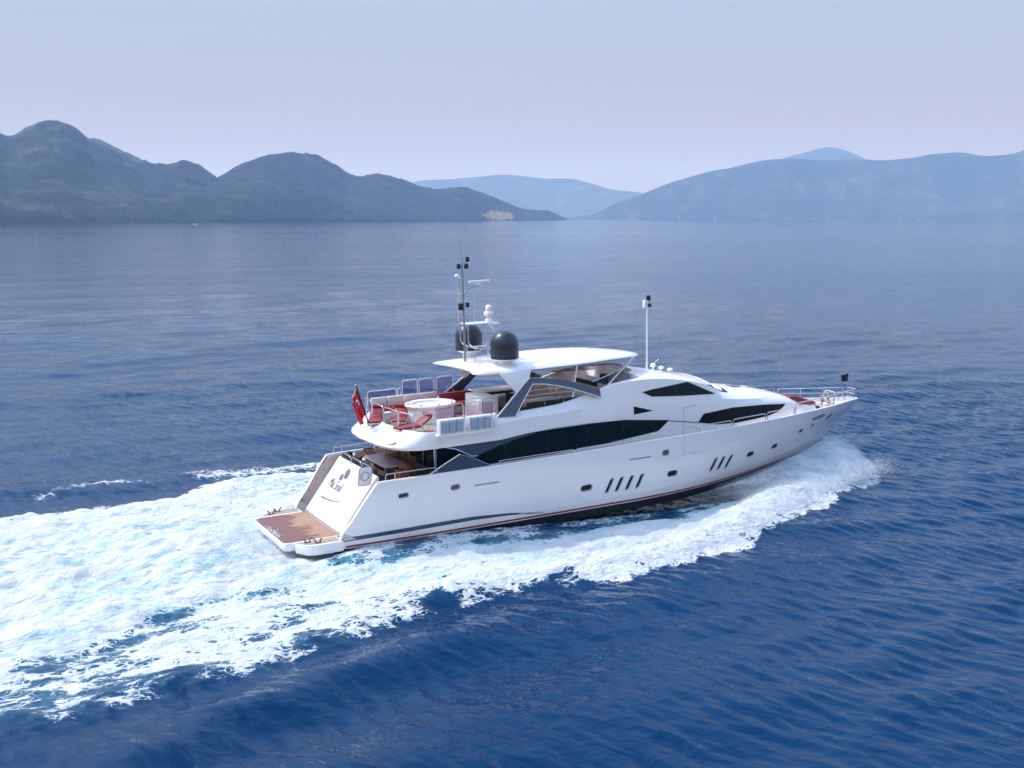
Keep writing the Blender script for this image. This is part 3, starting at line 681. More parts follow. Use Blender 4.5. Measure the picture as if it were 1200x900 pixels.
MB().lathe([(.17, 0), (.2, .1), (.1, .18), (.09, .24), (.24, .3), (.26, .44), (.2, .52), (.12, .54), (.17, .60), (.17, .74), (.08, .84)], (11.85, 0, 9.78), 16).build('thermal_camera', M['white'], mast)

# forward signal mast on the wheelhouse roof
bm_ = MB().tube([(21.62, 0, 6.38), (21.64, 0, 10.0)], [.06, .042], 10).build('signal_mast', M['white'], Y)
MB().box((21.5, 0, 10.1), (.22, .2, .42), bev=.03).build('lantern_box', M['white'], bm_)
MB().box((21.72, 0, 10.42), (.2, .2, .3), bev=.04).box((21.78, -.02, 10.02), (.14, .2, .2), bev=.03).build('navigation_light', M['black'], bm_)
for x, y, h in ((22.4, .5, .28), (22.9, -.4, .2), (23.1, .7, .2)):
    MB().lathe([(.05, -.05), (.05, h * .4), (.17, h * .5), (.15, h), (.04, h + .05)], (x, y, float(roof_pt(x, 0).z)), 14).build('roof_antenna', M['white'], Y)
MB().tube([(22.3, .3, 6.4), (22.35, .3, 6.75), (22.6, .25, 6.95)], .02, 5).build('roof_horn', M['white'], Y)

# flybridge windscreen ------------------------------------------------
def ws_curve(z0, k, drop):
    pts = []
    for i in range(31):
        a = lerp(-1, 1, i / 30.); pts.append(Vector((17.3 + 3.3 * (1 - abs(a) ** 2.2) * k + (0), 2.62 * a, z0 + drop * abs(a) ** 2)))
    return pts
lo = ws_curve(6.52, 1.0, -.16); hi = [Vector((p.x - .75, p.y * .88, p.z + .42 * (1 - .55 * abs(p.y / 2.62) ** 3))) for p in lo]
scr = MB().grid([lo, hi]).build('flybridge_windscreen', M['screen'], Y, smooth=0)
MB().tube(hi, .028, 6).build('screen_rim', M['steel'], scr)
mm = MB()
for i in (3, 7, 11, 15, 19, 23, 27): mm.tube([lo[i], hi[i]], .02, 5)
mm.build('screen_post', M['steel'], scr)

# ------------------------------------------------------------------ railings
def loop_rail(base0, base1, h, r=.026, name='handrail', mid=False, parent=None, lean=(0, 0, 0), glass=None, posts=0):
    a, b = Vector(base0), Vector(base1); u = Vector((lean[0], lean[1], h)) if not isinstance(h, tuple) else Vector(h)
    m_ = MB().tube(fillet([a, a + u, b + u, b], .14), r, 7)
    if mid: m_.tube([a + u * .5, b + u * .5], r * .7, 6)
    for k in range(posts): p = a.lerp(b, (k + 1) / (posts + 1)); m_.tube([p, p + u], r * .8, 6)
    o = m_.build(name, M['steel'], parent or Y)
    if glass:
        d = (b - a).normalized() * .06; g = MB()
        n = Vector((-(b - a).y, (b - a).x, 0)).normalized() * .006
        q = [a + d + u * .12, b - d + u * .12, b - d + u * .93, a + d + u * .93]
        g.add([p + n for p in q] + [p - n for p in q], [(0, 1, 2, 3), (7, 6, 5, 4), (0, 4, 5, 1), (1, 5, 6, 2), (2, 6, 7, 3), (3, 7, 4, 0)])
        g.build('glass_panel', M[glass], o, smooth=0)
    return o
def sheer_pt(x, side, inset_=.09): z = float(sheer(x)); return (x, side * (half_beam(x, z) - inset_), z + .02)
for side in (-1, 1):
    loop_rail(sheer_pt(4.55, side), sheer_pt(7.1, side), .30, posts=0)
    MB().tube([Vector(sheer_pt(5.0, side)), Vector(sheer_pt(5.0, side)) + Vector((0, 0, .3))], .024, 6).build('rail_post', M['steel'], Y)
    for x0, x1, h in ((21.4, 22.3, .34), (22.5, 24.75, .34), (24.9, 27.4, .38), (27.55, 29.9, .42), (30.05, 32.7, .62)):
        loop_rail(sheer_pt(x0, side), sheer_pt(x1, side), h, mid=(x0 > 29))
    # long low side deck rail under the saloon window
    m_ = MB(); 
    for x0, x1 in ((10.4, 14.6), (14.8, 18.2), (18.4, 21.2)):
        m_.tube(fillet([Vector(sheer_pt(x0, side)), Vector(sheer_pt(x0, side)) + Vector((0, -side * .05, .16)), Vector(sheer_pt(x1, side)) + Vector((0, -side * .05, .16)), Vector(sheer_pt(x1, side))], .1), .02, 6)
    m_.build('side_deck_rail', M['steel'], Y)
    # pulpit
    pts = [Vector(sheer_pt(x, side, .12)) + Vector((0, 0, .62)) for x in (32.9, 34.2, 35.4, 36.3, 36.9)]
    m_ = MB().tube(fillet([Vector(sheer_pt(32.9, side, .12))] + pts + [Vector(sheer_pt(36.9, side, .12))], .12), .026, 7)
    mids = [p - Vector((0, 0, .31)) for p in pts]; m_.tube(mids, .018, 6)
    for x in (34.3, 35.7): p = Vector(sheer_pt(x, side, .12)); m_.tube([p, p + Vector((0, 0, .62))], .022, 6)
    m_.build('pulpit_rail', M['steel'], Y)
# transom top rail in three pieces
for y0, y1 in ((2.1, .75), (.65, -.7), (-.8, -2.1)): loop_rail((4.46, y0, 3.2), (4.44, y1, 3.2), .36, r=.02)
# flybridge aft rail following the curved rim
rim = [(6.25, 3.1), (6.0, 1.6), (5.96, 0.0), (6.05, -1.6), (6.3, -2.9)]
for (xa, ya), (xb, yb) in zip(rim[:-1], rim[1:]): loop_rail((xa, ya - .06, 5.18), (xb, yb + .06, 5.18), .82, name='aft_rail')
for x0, x1, g in ((6.45, 8.05, 'smoked'), (8.15, 8.3, None), (8.4, 9.25, 'smoked'), (9.35, 10.2, 'smoked')):
    hh = 1.0 if x0 < 8.3 else 1.4
    loop_rail((x0, 3.34, 5.24), (x1, 3.30, 5.26), hh, name='port_screen', glass=g)
loop_rail((10.3, 3.2, 5.5), (11.2, 3.05, 5.6), 1.15, name='port_screen', glass='smoked')
for x0, x1, g in ((6.5, 7.05, None), (7.15, 8.65, 'smoked'), (8.75, 10.3, 'smoked')):
    loop_rail((x0, -3.38, 5.24), (x1, -3.34, 5.28), 1.12 if g else .82, name='starboard_screen', glass=g, posts=1 if g else 0)
loop_rail((9.75, -1.4, 4.9), (10.35, -2.0, 4.9), 1.35, r=.03, name='spa_handrail')

# life raft canisters in the recess below the starboard flybridge rail (and on port)
for side in (-1, 1):
    MB().box((8.6, side * 3.66, 5.05), (3.1, .34, .12), bev=.04).build('raft_shelf', M['white'], Y)
    MB().box((10.16, side * 3.60, 5.42), (.14, .3, .78), bev=.04).build('raft_bracket', M['white'], Y)
    for x0, x1 in ((7.16, 8.5), (8.66, 9.98)):
        lr = MB().box(((x0 + x1) / 2, side * 3.66, 5.45), (x1 - x0, .42, .70), bev=.05).build('life_raft', M['raft'], Y)
        for k in range(3):
            w = (x1 - x0 - .2) / 3
            MB().box((x0 + .1 + w * (k + .5), side * 3.876, 5.44), (w - .05, .03, .54), bev=.012).build('ribbed_pad', M['raft_pad'], lr)
            MB().tube([(x0 + .1 + w * (k + .5) - w * .5, side * 3.885, 5.14), (x0 + .1 + w * (k + .5) - w * .5, side * 3.885, 5.78)], .012, 5).build('strap', M['grey'], lr)

# ------------------------------------------------------------------ built-in furniture of the flybridge
tub = MB().lathe([(1.16, 0), (1.16, .66), (1.24, .74), (1.27, .83), (1.24, .89), (1.04, .91), (.94, .87), (.85, .5), (.3, .42), (.02, .42)], (8.85, .85, 4.91), 40, 1.06, .92).build('spa_tub', M['white'], Y)
MB().lathe([(.90, .78), (.5, .785), (.02, .79)], (8.85, .85, 4.91), 32, 1.06, .92).build('spa_water', M['wash'], tub)
for a in np.linspace(0, 6.28, 9)[:-1]: MB().lathe([(.05, .88), (.05, .94), (.01, .95)], (8.85 + 1.13 * math.cos(a) * 1.06, .85 + 1.13 * math.sin(a) * .92, 4.91), 8).build('spa_jet', M['grey'], tub)
def settee(name, segs, w, mat, zb=4.91, hseat=.42, hback=.5, back_in=None, cover=M['beige']):
    pass
ps = MB().box((8.35, 2.72, 5.12), (3.7, .72, .42), bev=.04).build('port_settee', M['cream'], Y)
for x in (6.95, 7.9, 8.85, 9.75):
    MB().box((x, 2.66, 5.39), (.88, .68, .15), bev=.05).build('seat_cushion', M['red'], ps)
    MB().box((x, 3.06, 5.68), (.86, .18, .5), bev=.05).build('back_cushion', M['cream'], ps)
bar = MB().box((11.3, -.05, 5.5), (.95, 1.95, 1.2), bev=.09).build('bar_unit', M['white2'], Y)
fs = MB().box((11.0, 1.95, 5.12), (1.9, .85, .42), bev=.04).build('corner_settee', M['cream'], Y)
MB().box((11.0, 1.9, 5.40), (1.85, .84, .16), bev=.05).build('seat_cushion', M['red'], fs)
MB().box((11.0, 2.42, 5.68), (1.85, .2, .5), bev=.06).build('back_cushion', M['red'], fs)
for z in (5.75, 6.0, 6.25):
    MB().tube([(12.3, -1.35, z), (16.1, -1.35, z)], .03, 6).build('screen_slat', M['white'], Y)
wb = MB().box((13.1, 1.75, 5.42), (2.6, 1.2, 1.02), bev=.04).build('wet_bar', M['brown'], Y)
MB().box((13.1, 1.75, 5.96), (2.7, 1.3, .06), bev=.02).build('countertop', M['cream'], wb)
MB().box((13.0, 1.14, 5.45), (.7, .03, .7), bev=.01).build('fridge_door', M['steel'], wb)
ds = MB().box((14.2, -1.9, 5.12), (3.2, .9, .42), bev=.04).build('starboard_settee', M['cream'], Y)
MB().box((14.2, -1.85, 5.40), (3.1, .8, .15), bev=.05).build('seat_cushion', M['brown'], ds)
for x in (13.1, 14.2, 15.3): MB().box((x, -2.42, 5.66), (1.02, .16, .42), bev=.05).build('back_cushion', M['brown'], ds)
ft = MB().box((14.2, -.75, 5.62), (2.2, 1.0, .05), bev=.02).build('bridge_table', M['cream'], Y)
for x in (13.6, 14.8): MB().tube([(x, -.75, 4.91), (x, -.75, 5.6)], .06, 10).build('leg', M['steel'], ft)
hc = MB().box((18.2, .2, 5.6), (.9, 3.0, 1.38), bev=.12).build('helm_console', M['white2'], Y)
MB().box((17.74, .2, 6.1), (.05, 2.3, .3), bev=.01, tilt=('Y', -.3)).build('instrument_panel', M['black'], hc)
for y in (-.5, .5, 1.4):
    s_ = MB().box((16.6, y, 5.55), (.55, .6, .16), bev=.05).box((16.32, y, 5.95), (.16, .6, .72), bev=.06).build('helm_seat', M['cream'], Y)
    MB().tube([(16.6, y, 4.91), (16.6, y, 5.5)], .07, 10).build('seat_post', M['steel'], s_)
MB().box((18.0, -1.2, 6.45), (.3, .5, .5), bev=.08).build('console_cover', M['brown'], Y)

# sofa built along the transom in the cockpit
so = MB().box((5.05, .3, 2.74), (.72, 4.5, .46), bev=.03).build('cockpit_sofa', M['brown'], Y)
for y in (-1.35, -.25, .85, 1.95):
    MB().box((5.06, y, 3.03), (.72, 1.06, .14), bev=.05).build('seat_cushion', M['brown'], so)
    MB().box((4.72, y, 3.24), (.18, 1.06, .44), bev=.05).build('back_cushion', M['brown'], so)

# bow gear
ww = MB().box((35.1, 0, 3.22), (.9, .8, .14), bev=.04).build('windlass', M['cream'], Y)
for y in (-.24, .24):
    MB().lathe([(.14, 0), (.15, .12), (.08, .17), (.08, .28), (.14, .33), (.13, .38), (.03, .40)], (35.0, y, 3.28), 14).build('capstan', M['teak'], ww)
fp = MB().tube(fillet([(35.2, -.55, 3.2), (35.35, -.38, 3.95), (35.35, .38, 3.95), (35.2, .55, 3.2)], .12), .03, 7).tube(fillet([(35.9, -.45, 3.2), (35.4, -.38, 3.9)], .1), .026, 7).tube(fillet([(35.9, .45, 3.2), (35.4, .38, 3.9)], .1), .026, 7).build('anchor_davit', M['steel'], Y)
pr = MB()
for z in (.30, .62): pr.tube([Vector(sheer_pt(x, s_, .12)) + Vector((0, 0, z)) for x, s_ in ((36.9, -1), (37.15, -1), (37.15, 1), (36.9, 1))], .026, 7)
pr.build('pulpit_bow', M['steel'], Y)
for x, y in ((33.9, -1.3), (33.9, 1.3)):
    c_ = MB()
    for dx in (-.1, .1): c_.tube([(x + dx, y, deck_z(x)), (x + dx * 1.2, y, deck_z(x) + .12), (x + dx * 2.4, y, deck_z(x) + .15)], .03, 6)
    c_.build('deck_cleat', M['steel'], Y)
MB().box((33.5, -.55, deck_z(33.5) + .1), (.7, .5, .2), bev=.05).build('deck_locker', M['black'], Y)
# red sunbed cushion ahead of the coach roof, on a white plinth
sb = MB().prism([(31.3, 3.05), (31.3, 3.74), (33.0, 3.50), (33.2, 3.05)], 'y', -1.22, 1.22).build('sunbed_base', M['white2'], Y, bevel=.05)
MB().prism([(31.0, 3.72), (31.0, 4.22), (31.5, 4.16), (32.3, 3.93), (33.0, 3.70), (33.06, 3.52)], 'y', -1.24, 1.24).build('sunbed_cushion', M['red'], sb, bevel=.06)

# ------------------------------------------------------------------ loose things aboard (placed in the yacht's frame, top level)
def aboard(name, x, y, z, rz=0.0):
    o = empty(name); o.matrix_world = YM @ Matrix.Translation((x, y, z)) @ Matrix.Rotation(rz, 4, 'Z'); return o
def copy_tree(o, mw, parent=None):
    c = o.copy(); COL.objects.link(c); c.parent = parent
    if parent is None: c.matrix_world = mw
    for ch in [k for k in bpy.data.objects if k.parent == o]: copy_tree(ch, None, c)
    return c
GL = 'red sun loungers on the flybridge'
def lounger(x, y, rz, label):
    t = tag(aboard('sun_lounger', x, y, 4.91, rz), label, 'sun lounger', GL)
    f = MB()
    for s_ in (-1, 1): f.tube([(-.95, s_ * .31, .26), (.25, s_ * .31, .26), (.9, s_ * .31, .66)], .025, 6)
    f.tube([(-.95, -.31, .26), (-.95, .31, .26)], .025, 6).tube([(.6, -.31, .47), (.75, -.28, .05)], .018, 5).tube([(.6, .31, .47), (.75, .28, .05)], .018, 5)
    f.build('frame', M['cream'], t)
    for px, py in ((-.8, .3), (-.8, -.3), (.3, .3), (.3, -.3)): MB().tube([(px, py, 0), (px, py, .26)], .028, 6).build('leg', M['cream'], t)
    MB().box((-.35, 0, .33), (1.2, .66, .11), bev=.04).build('seat_cushion', M['red'], t)
    MB().box((.58, 0, .56), (.82, .66, .11), bev=.04, tilt=('Y', -.55)).build('back_cushion', M['red'], t)
    MB().tube([(.84, -.33, .80), (.84, .33, .80)], .105, 12).build('headrest', M['red'], t)
    return t
lounger(5.95, 1.05, R(62), 'red sun lounger nearest the flag staff, its rolled headrest to port')
lounger(7.05, .55, R(62), 'red sun lounger beside the white spa tub, its back raised')
lounger(6.75, -1.75, R(8), 'red sun lounger close to the near rail, seen from the side')
sdt = tag(aboard('side_table', 6.65, 1.35, 4.91), 'small cream side table between two red loungers', 'side table')
MB().box((0, 0, .52), (.45, .45, .05), bev=.02).build('table_top', M['cream'], sdt)
MB().box((0, 0, .25), (.36, .36, .5), bev=.02).build('base', M['cream'], sdt)

dt = tag(aboard('dining_table', 6.05, .25, 2.5), 'lilac grey topped dining table in the aft cockpit', 'table')
top = [(-.62, -1.3), (-.4, -1.58), (.4, -1.58), (.62, -1.3), (.62, 1.3), (.4, 1.58), (-.4, 1.58), (-.62, 1.3)]
MB().prism(top, 'z', .73, .78).build('table_top', M['table'], dt, bevel=.012)
for y in (-.8, .8):
    MB().box((0, y, .37), (.5, .12, .72), bev=.02).build('leg', M['wood'], dt)
GC = 'wooden chairs round the cockpit table'
def chair(x, y, rz, label):
    t = tag(aboard('dining_chair', x, y, 2.5, rz), label, 'chair', GC)     # faces +x
    MB().box((0, 0, .46), (.5, .52, .06), bev=.02).build('seat', M['wood'], t)
    MB().box((0, 0, .52), (.46, .48, .07), bev=.03).build('seat_cushion', M['brown'], t)
    b_ = MB()
    for k in range(7): b_.box((-.26, -.24 + k * .08, .68), (.03, .035, .46))
    b_.box((-.26, 0, .93), (.05, .56, .07), bev=.015); b_.build('backrest', M['wood'], t)
    for s_ in (-1, 1):
        a_ = MB().box((0, s_ * .27, .70), (.54, .05, .05), bev=.01)
        for k in range(5): a_.box((-.2 + k * .1, s_ * .27, .36), (.05, .03, .66))
        a_.build('armrest', M['wood'], t)
    for px in (-.22, .22):
        for py in (-.24, .24): MB().box((px, py, .22), (.05, .05, .44)).build('leg', M['wood'], t)
    return t
chair(7.0, 1.35, R(180), 'wooden cockpit chair at the table, farthest to port of the forward row')
chair(7.0, .45, R(180), 'wooden cockpit chair in the middle of the forward row at the table')
chair(7.0, -.45, R(180), 'wooden cockpit chair at the forward side of the table nearest the viewer')
chair(6.05, -1.9, R(90), 'wooden cockpit chair at the near end of the table')
chair(6.1, 2.35, R(-90), 'wooden cockpit chair at the far end of the table')
PG = 'scatter cushions on the cockpit sofa'
def pillow(x, y, mat, label, rz, ti):
    o = MB().lathe([(.02, -.09), (.16, -.08), (.23, -.02), (.23, .02), (.16, .08), (.02, .09)], (0, 0, 0), 4).build('cushion', mat, None, smooth=80, bevel=.02)
    o.matrix_world = YM @ Matrix.Translation((x - .13, y, 3.38)) @ Matrix.Rotation(rz, 4, 'Z') @ Matrix.Rotation(R(62), 4, 'Y') @ Matrix.Rotation(R(45), 4, 'Z')
    tag(o, label, 'cushion', PG)
pillow(5.08, 2.1, M['brown'], 'dark brown scatter cushion at the port end of the sofa', .1, 0)
pillow(5.1, 1.45, M['beige'], 'beige scatter cushion second from the port end of the sofa', -.15, 0)
pillow(5.08, .75, M['brown'], 'dark brown scatter cushion near the middle of the sofa', .2, 0)
pillow(5.1, .15, M['cream'], 'pale cream scatter cushion nearest the viewer on the sofa', -.1, 0)

# ensign on its raked staff at the aft end of the flybridge
en = tag(aboard('ensign_flag', 5.35, .35, 5.06), 'red ensign hanging limp from a dark raked staff at the stern', 'flag')
MB().tube([(0, 0, 0), (-.62, 0, 2.05)], .035, 8).build('flag_staff', M['black'], en)
MB().lathe([(.02, 0), (.05, .03), (.02, .08)], (-.63, 0, 2.05), 8).build('finial', M['steel'], en)
rr = []
for i in range(15):
    t = i / 14.; base = Vector((-.60 + .42 * t, 0, 1.98 - 1.4 * t)); r_ = []
    for j in range(13):
        s_ = j / 12.
        r_.append(base + Vector((-.27 * s_ * (1 - .3 * t) - .04 + .03 * math.sin(s_ * 9 + 2 * t), .12 * math.sin(s_ * 12 + t * 2.5) * (.3 + .7 * s_), -.72 * s_ * (1 - .25 * t) + .03 * math.sin(s_ * 7))))
    rr.append(r_)
cl = MB().grid(rr).build('flag_cloth', M['flag'], en, smooth=80)
mk = MB()
def fcl(u, v, off):
    i, j = u * 14, v * 12; i0, j0 = min(int(i), 13), min(int(j), 11); a, b = i - i0, j - j0
    p = rr[i0][j0].lerp(rr[i0 + 1][j0], a).lerp(rr[i0][j0 + 1].lerp(rr[i0 + 1][j0 + 1], a), b)
    return p + Vector((0, off, 0))
for off in (-.02, .02):
    rows_ = [[fcl(.42 + .17 * ro * math.cos(a), .42 + .15 * ro * math.sin(a), off) for a in np.linspace(.9, 5.4, 14)] for ro in (1.0, .62)]
    mk.grid(rows_)
    mk.add([fcl(.42 + .07 * math.cos(a) * (1 if k % 2 else .45), .66 + .07 * math.sin(a) * (1 if k % 2 else .45), off) for k, a in enumerate(np.linspace(0, 6.283, 10, endpoint=False))], [tuple(range(10))])
    mk.grid([[fcl(.0, v, off), fcl(.06, v, off)] for v in np.linspace(0.02, .98, 10)])
mk.build('crescent_and_star', M['flag_white'], cl, smooth=0)

bf = tag(aboard('bow_pennant', 36.85, 0, 3.35), 'small dark pennant on a thin staff at the bow', 'flag')
MB().tube([(0, 0, 0), (.02, 0, 1.6)], .026, 6).build('flag_staff', M['steel'], bf)
rr = [[(.0 - .55 * s_, .05 * math.sin(s_ * 9 + t), 1.55 - .5 * t - .06 * s_ + .12 * s_ * t) for s_ in np.linspace(0, 1, 9)] for t in np.linspace(0, 1, 6)]
MB().grid(rr).build('flag_cloth', M['black'], bf, smooth=80)

# ------------------------------------------------------------------ water
def poly_sd(px, py, poly):
    """signed distance, positive inside"""
    d = np.full(px.shape, 1e9); ins = np.zeros(px.shape, bool); n = len(poly)
    for i in range(n):
        ax, ay = poly[i]; bx, by = poly[(i + 1) % n]; ex, ey = bx - ax, by - ay
        t = np.clip(((px - ax) * ex + (py - ay) * ey) / (ex * ex + ey * ey + 1e-12), 0, 1)
        d = np.minimum(d, (px - ax - t * ex) ** 2 + (py - ay - t * ey) ** 2)
        c = ((ay > py) != (by > py)) & (px < ex * (py - ay) / (ey if abs(ey) > 1e-12 else 1e-12) + ax); ins ^= c
    d = np.sqrt(d); return np.where(ins, d, -d)
def line_d(px, py, pts):
    d = np.full(px.shape, 1e9)
    for (ax, ay), (bx, by) in zip(pts[:-1], pts[1:]):
        ex, ey = bx - ax, by - ay; t = np.clip(((px - ax) * ex + (py - ay) * ey) / (ex * ex + ey * ey), 0, 1)
        d = np.minimum(d, np.hypot(px - ax - t * ex, py - ay - t * ey))
    return d
def sstep(a, b, x): t = np.clip((x - a) / (b - a), 0, 1); return t * t * (3 - 2 * t)

class VNoise:
    """tileable-free value noise on arrays"""
    def __init__(s, seed): s.t = np.random.RandomState(seed).rand(256, 256)
    def __call__(s, x, y):
        xi, yi = np.floor(x).astype(int), np.floor(y).astype(int); fx, fy = x - xi, y - yi
        fx = fx * fx * fx * (fx * (fx * 6 - 15) + 10); fy = fy * fy * fy * (fy * (fy * 6 - 15) + 10)
        g = lambda a, b: s.t[a & 255, b & 255]
        return (g(xi, yi) * (1 - fx) + g(xi + 1, yi) * fx) * (1 - fy) + (g(xi, yi + 1) * (1 - fx) + g(xi + 1, yi + 1) * fx) * fy
def fbm(x, y, oct_=4, seed=1, lac=2.03, gain=.5):
    a, s, n = 1., 0, 0
    for o in range(oct_):
        s = s + a * (VNoise(seed + o)(x + 17.3 * o, y - 9.1 * o) - .5); n += a; x, y, a = x * lac, y * lac, a * gain
    return s / n * 2

def axis(lo, hi, step, far_lo, far_hi, growth=1.09):
    c = list(np.arange(lo, hi + step * .5, step)); a = []; s = step; x = lo
    while x > far_lo: s = min(s * growth, 900); x -= s; a.append(x)
    b = []; s = step; x = c[-1]
    while x < far_hi: s = min(s * growth, 900); x += s; b.append(x)
    return np.array(a[::-1] + c + b)
gx = axis(-34, 46, .13, -26000, 26000, 1.045); gy = axis(28, 96, .13, -60, 32000, 1.022)
GX, GY = np.meshgrid(gx, gy)
cy_, sy_ = math.cos(R(YAW)), math.sin(R(YAW))
S = (GX - OX) * cy_ + (GY - OY) * sy_; T = -(GX - OX) * sy_ + (GY - OY) * cy_        # along the yacht's course, and to port
stb = [(36.2, -3.6), (35.2, -4.4), (31.9, -5.5), (26.1, -7.5), (22.2, -9.4), (19.4, -10.8), (16.3, -11.4), (11.9, -12.3), (9.1, -12.0), (6.6, -11.5), (3.4, -12.4), (0, -13.7), (-2.1, -14.5), (-4.8, -15.2), (-7.4, -15.2), (-10.2, -16.0), (-12.6, -16.2), (-25, -18), (-60, -18)]
port_e = [(-60, 17), (-25, 14), (-10.6, 12.2), (-6.6, 11.4), (-2.2, 11.6), (1, 14.4), (3.5, 14.5), (6.2, 13.9), (11.9, 12.3), (19.4, 10.8), (26.1, 7.5), (31.9, 5.5), (35.2, 4.4), (36.2, 3.6), (34.4, 0)]
clear = [(34.2, 0), (33.4, -2.6), (30.2, -3.2), (27.7, -3.6), (23.5, -4.5), (19.6, -5.3), (16.9, -5.1), (11.7, -5.6), (7.2, -5.0), (4.0, -5.6), (1.4, -4.6), (.8, -3.4), (2.2, -3.0), (2.2, 3.0), (.8, 3.4), (1.4, 4.6), (7.2, 5.7), (11.7, 6.4), (19.6, 5.9), (27.7, 3.9), (33.4, 2.6)]
wob = fbm(S * .35, T * .35, 3, 11) * .9 + fbm(S * 1.3, T * 1.3, 3, 21) * .35
near = (np.abs(S + 5) < 75) & (np.abs(T) < 40)
d_out = np.full(S.shape, -50.); d_clr = np.full(S.shape, -50.)
d_out[near] = poly_sd(S[near], T[near], stb + port_e); d_clr[near] = poly_sd(S[near], T[near], clear)
d_out = d_out + .45 * sstep(6, 14, S)
d_o = d_out + wob * .8; d_c = d_clr + wob * .5
w_edge = np.interp(S, [-12, -4, 2, 8, 14, 40], [4.2, 3.8, 2.6, 1.5, .8, .55]); w_edge = np.where(T > 0, .9, w_edge)
dens = (1 - np.exp(-np.maximum(d_o, 0) / w_edge * 1.25)) * sstep(-.35, .25, d_o)
dens *= 1 - sstep(-.5, .5, d_c) * np.interp(S, [0, 4, 10, 14, 22, 30], [.40, .48, .55, .62, .70, .55])
tr1 = line_d(S, T, [(-.4, -6.1), (-2.6, -5.7), (-4.4, -5.9), (-7.8, -8.2), (-11, -10)])
dens -= .80 * np.exp(-(tr1 / .85) ** 2) * (.45 + .9 * VNoise(77)(S * .45, T * .8)) * sstep(-14, -5, S) * sstep(1, -1, S) * np.where(d_o > 0, 1, 0)
tr2 = line_d(S, T, [(-1, -9), (-6, -10.5), (-12, -11.5)]); dens -= .18 * np.exp(-(tr2 / 1.3) ** 2) * (S < 4)
wash = np.exp(-((T - np.interp(S, [-60, -12, 2], [0, 1, 0])) / np.interp(S, [-60, -12, 0], [11, 8.5, 4.6])) ** 4) * sstep(2.6, 1.2, S)
dens = np.maximum(dens, wash * .97 * sstep(-.2, 1, d_o) * (1 - .75 * np.exp(-(tr1 / .9) ** 2) * sstep(3, 0, S)))
dens -= (.10 + .30 * (1 - np.clip(wash, 0, 1)) * np.interp(S, [-30, -6, 8, 16, 26], [.7, 1, .9, .45, .1])) * np.clip(.25 + 1.6 * fbm(S * .55, T * 1.0, 4, 131), 0, 1) * np.where(d_o > 0, 1, 0)
cr = line_d(S, T, [(9.5, 14.6), (6, 15.2), (3, 15.7), (0.5, 16.2)]); cr2 = line_d(S, T, [(-2.8, 15.6), (-4.4, 16.2), (-6.4, 16.0), (-8.4, 14.9)])
dens = np.maximum(dens, .46 * np.exp(-(cr / 1.1) ** 2)); dens = np.maximum(dens, .36 * np.exp(-(cr2 / .6) ** 2))
aer = np.clip(wash * .9 + .55 * np.exp(-((d_c + .6) / 1.6) ** 2) * (np.abs(S - 16) < 20) + .35 * sstep(.3, 3, d_out), 0, 1) * near
# height
H = np.zeros_like(S)
rs = np.random.RandomState(3)
SPC = np.maximum(np.gradient(gx)[None, :], np.gradient(gy)[:, None])
fade = np.interp(np.hypot(GX, GY - 40), [70, 220], [1, .0])
fade2 = np.interp(np.hypot(GX, GY - 40), [120, 420], [1, 0])
for k in range(46):
    short = k < 20
    lam = .46 * 1.058 ** k if short else 2.6 * 1.11 ** (k - 20)
    ang = R(50 + rs.normal(0, 15)) if short else R(116 + rs.normal(0, 16))
    amp = (.0098 * lam if short else   .0052 * lam * (1 if lam < 9 else .45 if lam < 16 else .22)) * rs.uniform(.6, 1.3); ph = rs.uniform(0, 6.28)
    loc = fade if short else fade2 if lam < 9 else np.interp(np.hypot(GX, GY - 40), [150, 500], [1, 0])
    loc = loc * np.clip(lam / (3.0 * SPC) - .6, 0, 1)
    kk = 2 * math.pi / lam; loc = loc * (1 - .75 * sstep(1.0, -.2, np.abs(np.abs(T) - 3.6) - .8) * (S > 2) * (S < 33)); ph2 = kk * (GX * math.cos(ang) + GY * math.sin(ang)) + ph + 1.6 * fbm(GX / (lam * 5.), GY / (lam * 5.), 2, 200 + k)
    mod = .35 + 1.3 * (VNoise(100 + k)(GX / (lam * 4.), GY / (lam * 4.)))
    H += amp * loc * mod * (2 * ((np.sin(ph2) + 1) / 2) ** 1.7 - .9)
calm = np.exp(-np.maximum(d_out, 0) / 2.5); H *= np.where(d_out > 0, .35 + .65 * calm, 1)
# bow wave ridge, wash mounds, hull trough, following waves
ridge = np.exp(-((d_out - 2.0) / 1.2) ** 2) * sstep(-30, 6, S) * sstep(37, 31, S); H += ridge * np.interp(S, [-20, 0, 12, 24, 32, 36], [.25, .35, .55, .8, .75, .2]) * near
H -= np.interp(S, [-2, 2, 9, 14, 20, 30, 34], [-.16, -.34, -.40, -.08, .12, .10, 0]) * sstep(-.8, 1.2, d_c) * near
H += near * sstep(.0, 1.5, d_out) * (.35 + .65 * np.clip(dens, 0, 1)) * (.22 * fbm(S * .55, T * .8, 4, 41) + .13 * fbm(S * 2.0, T * 2.4, 3, 61)) * (1 - .75 * sstep(-.6, .4, d_clr))
H += near * wash * (.50 * np.exp(-((S + 3.5) / 3.2) ** 2) * np.exp(-(T / 3.2) ** 2) + .36 * fbm(S * .62, T * .75, 4, 81) * sstep(1.5, -1, S))
H -= near * .40 * np.exp(-(tr1 / 1.2) ** 2) * sstep(-16, -6, S) * sstep(5, 2, S)
swl = line_d(S, T, [(4, -14.6), (-1.8, -15.8), (-5.1, -16.8), (-8.1, -18.0), (-14, -20.4), (-40, -30)])
H += near * .30 * np.exp(-(swl / 1.3) ** 2) * sstep(9, 1, S)
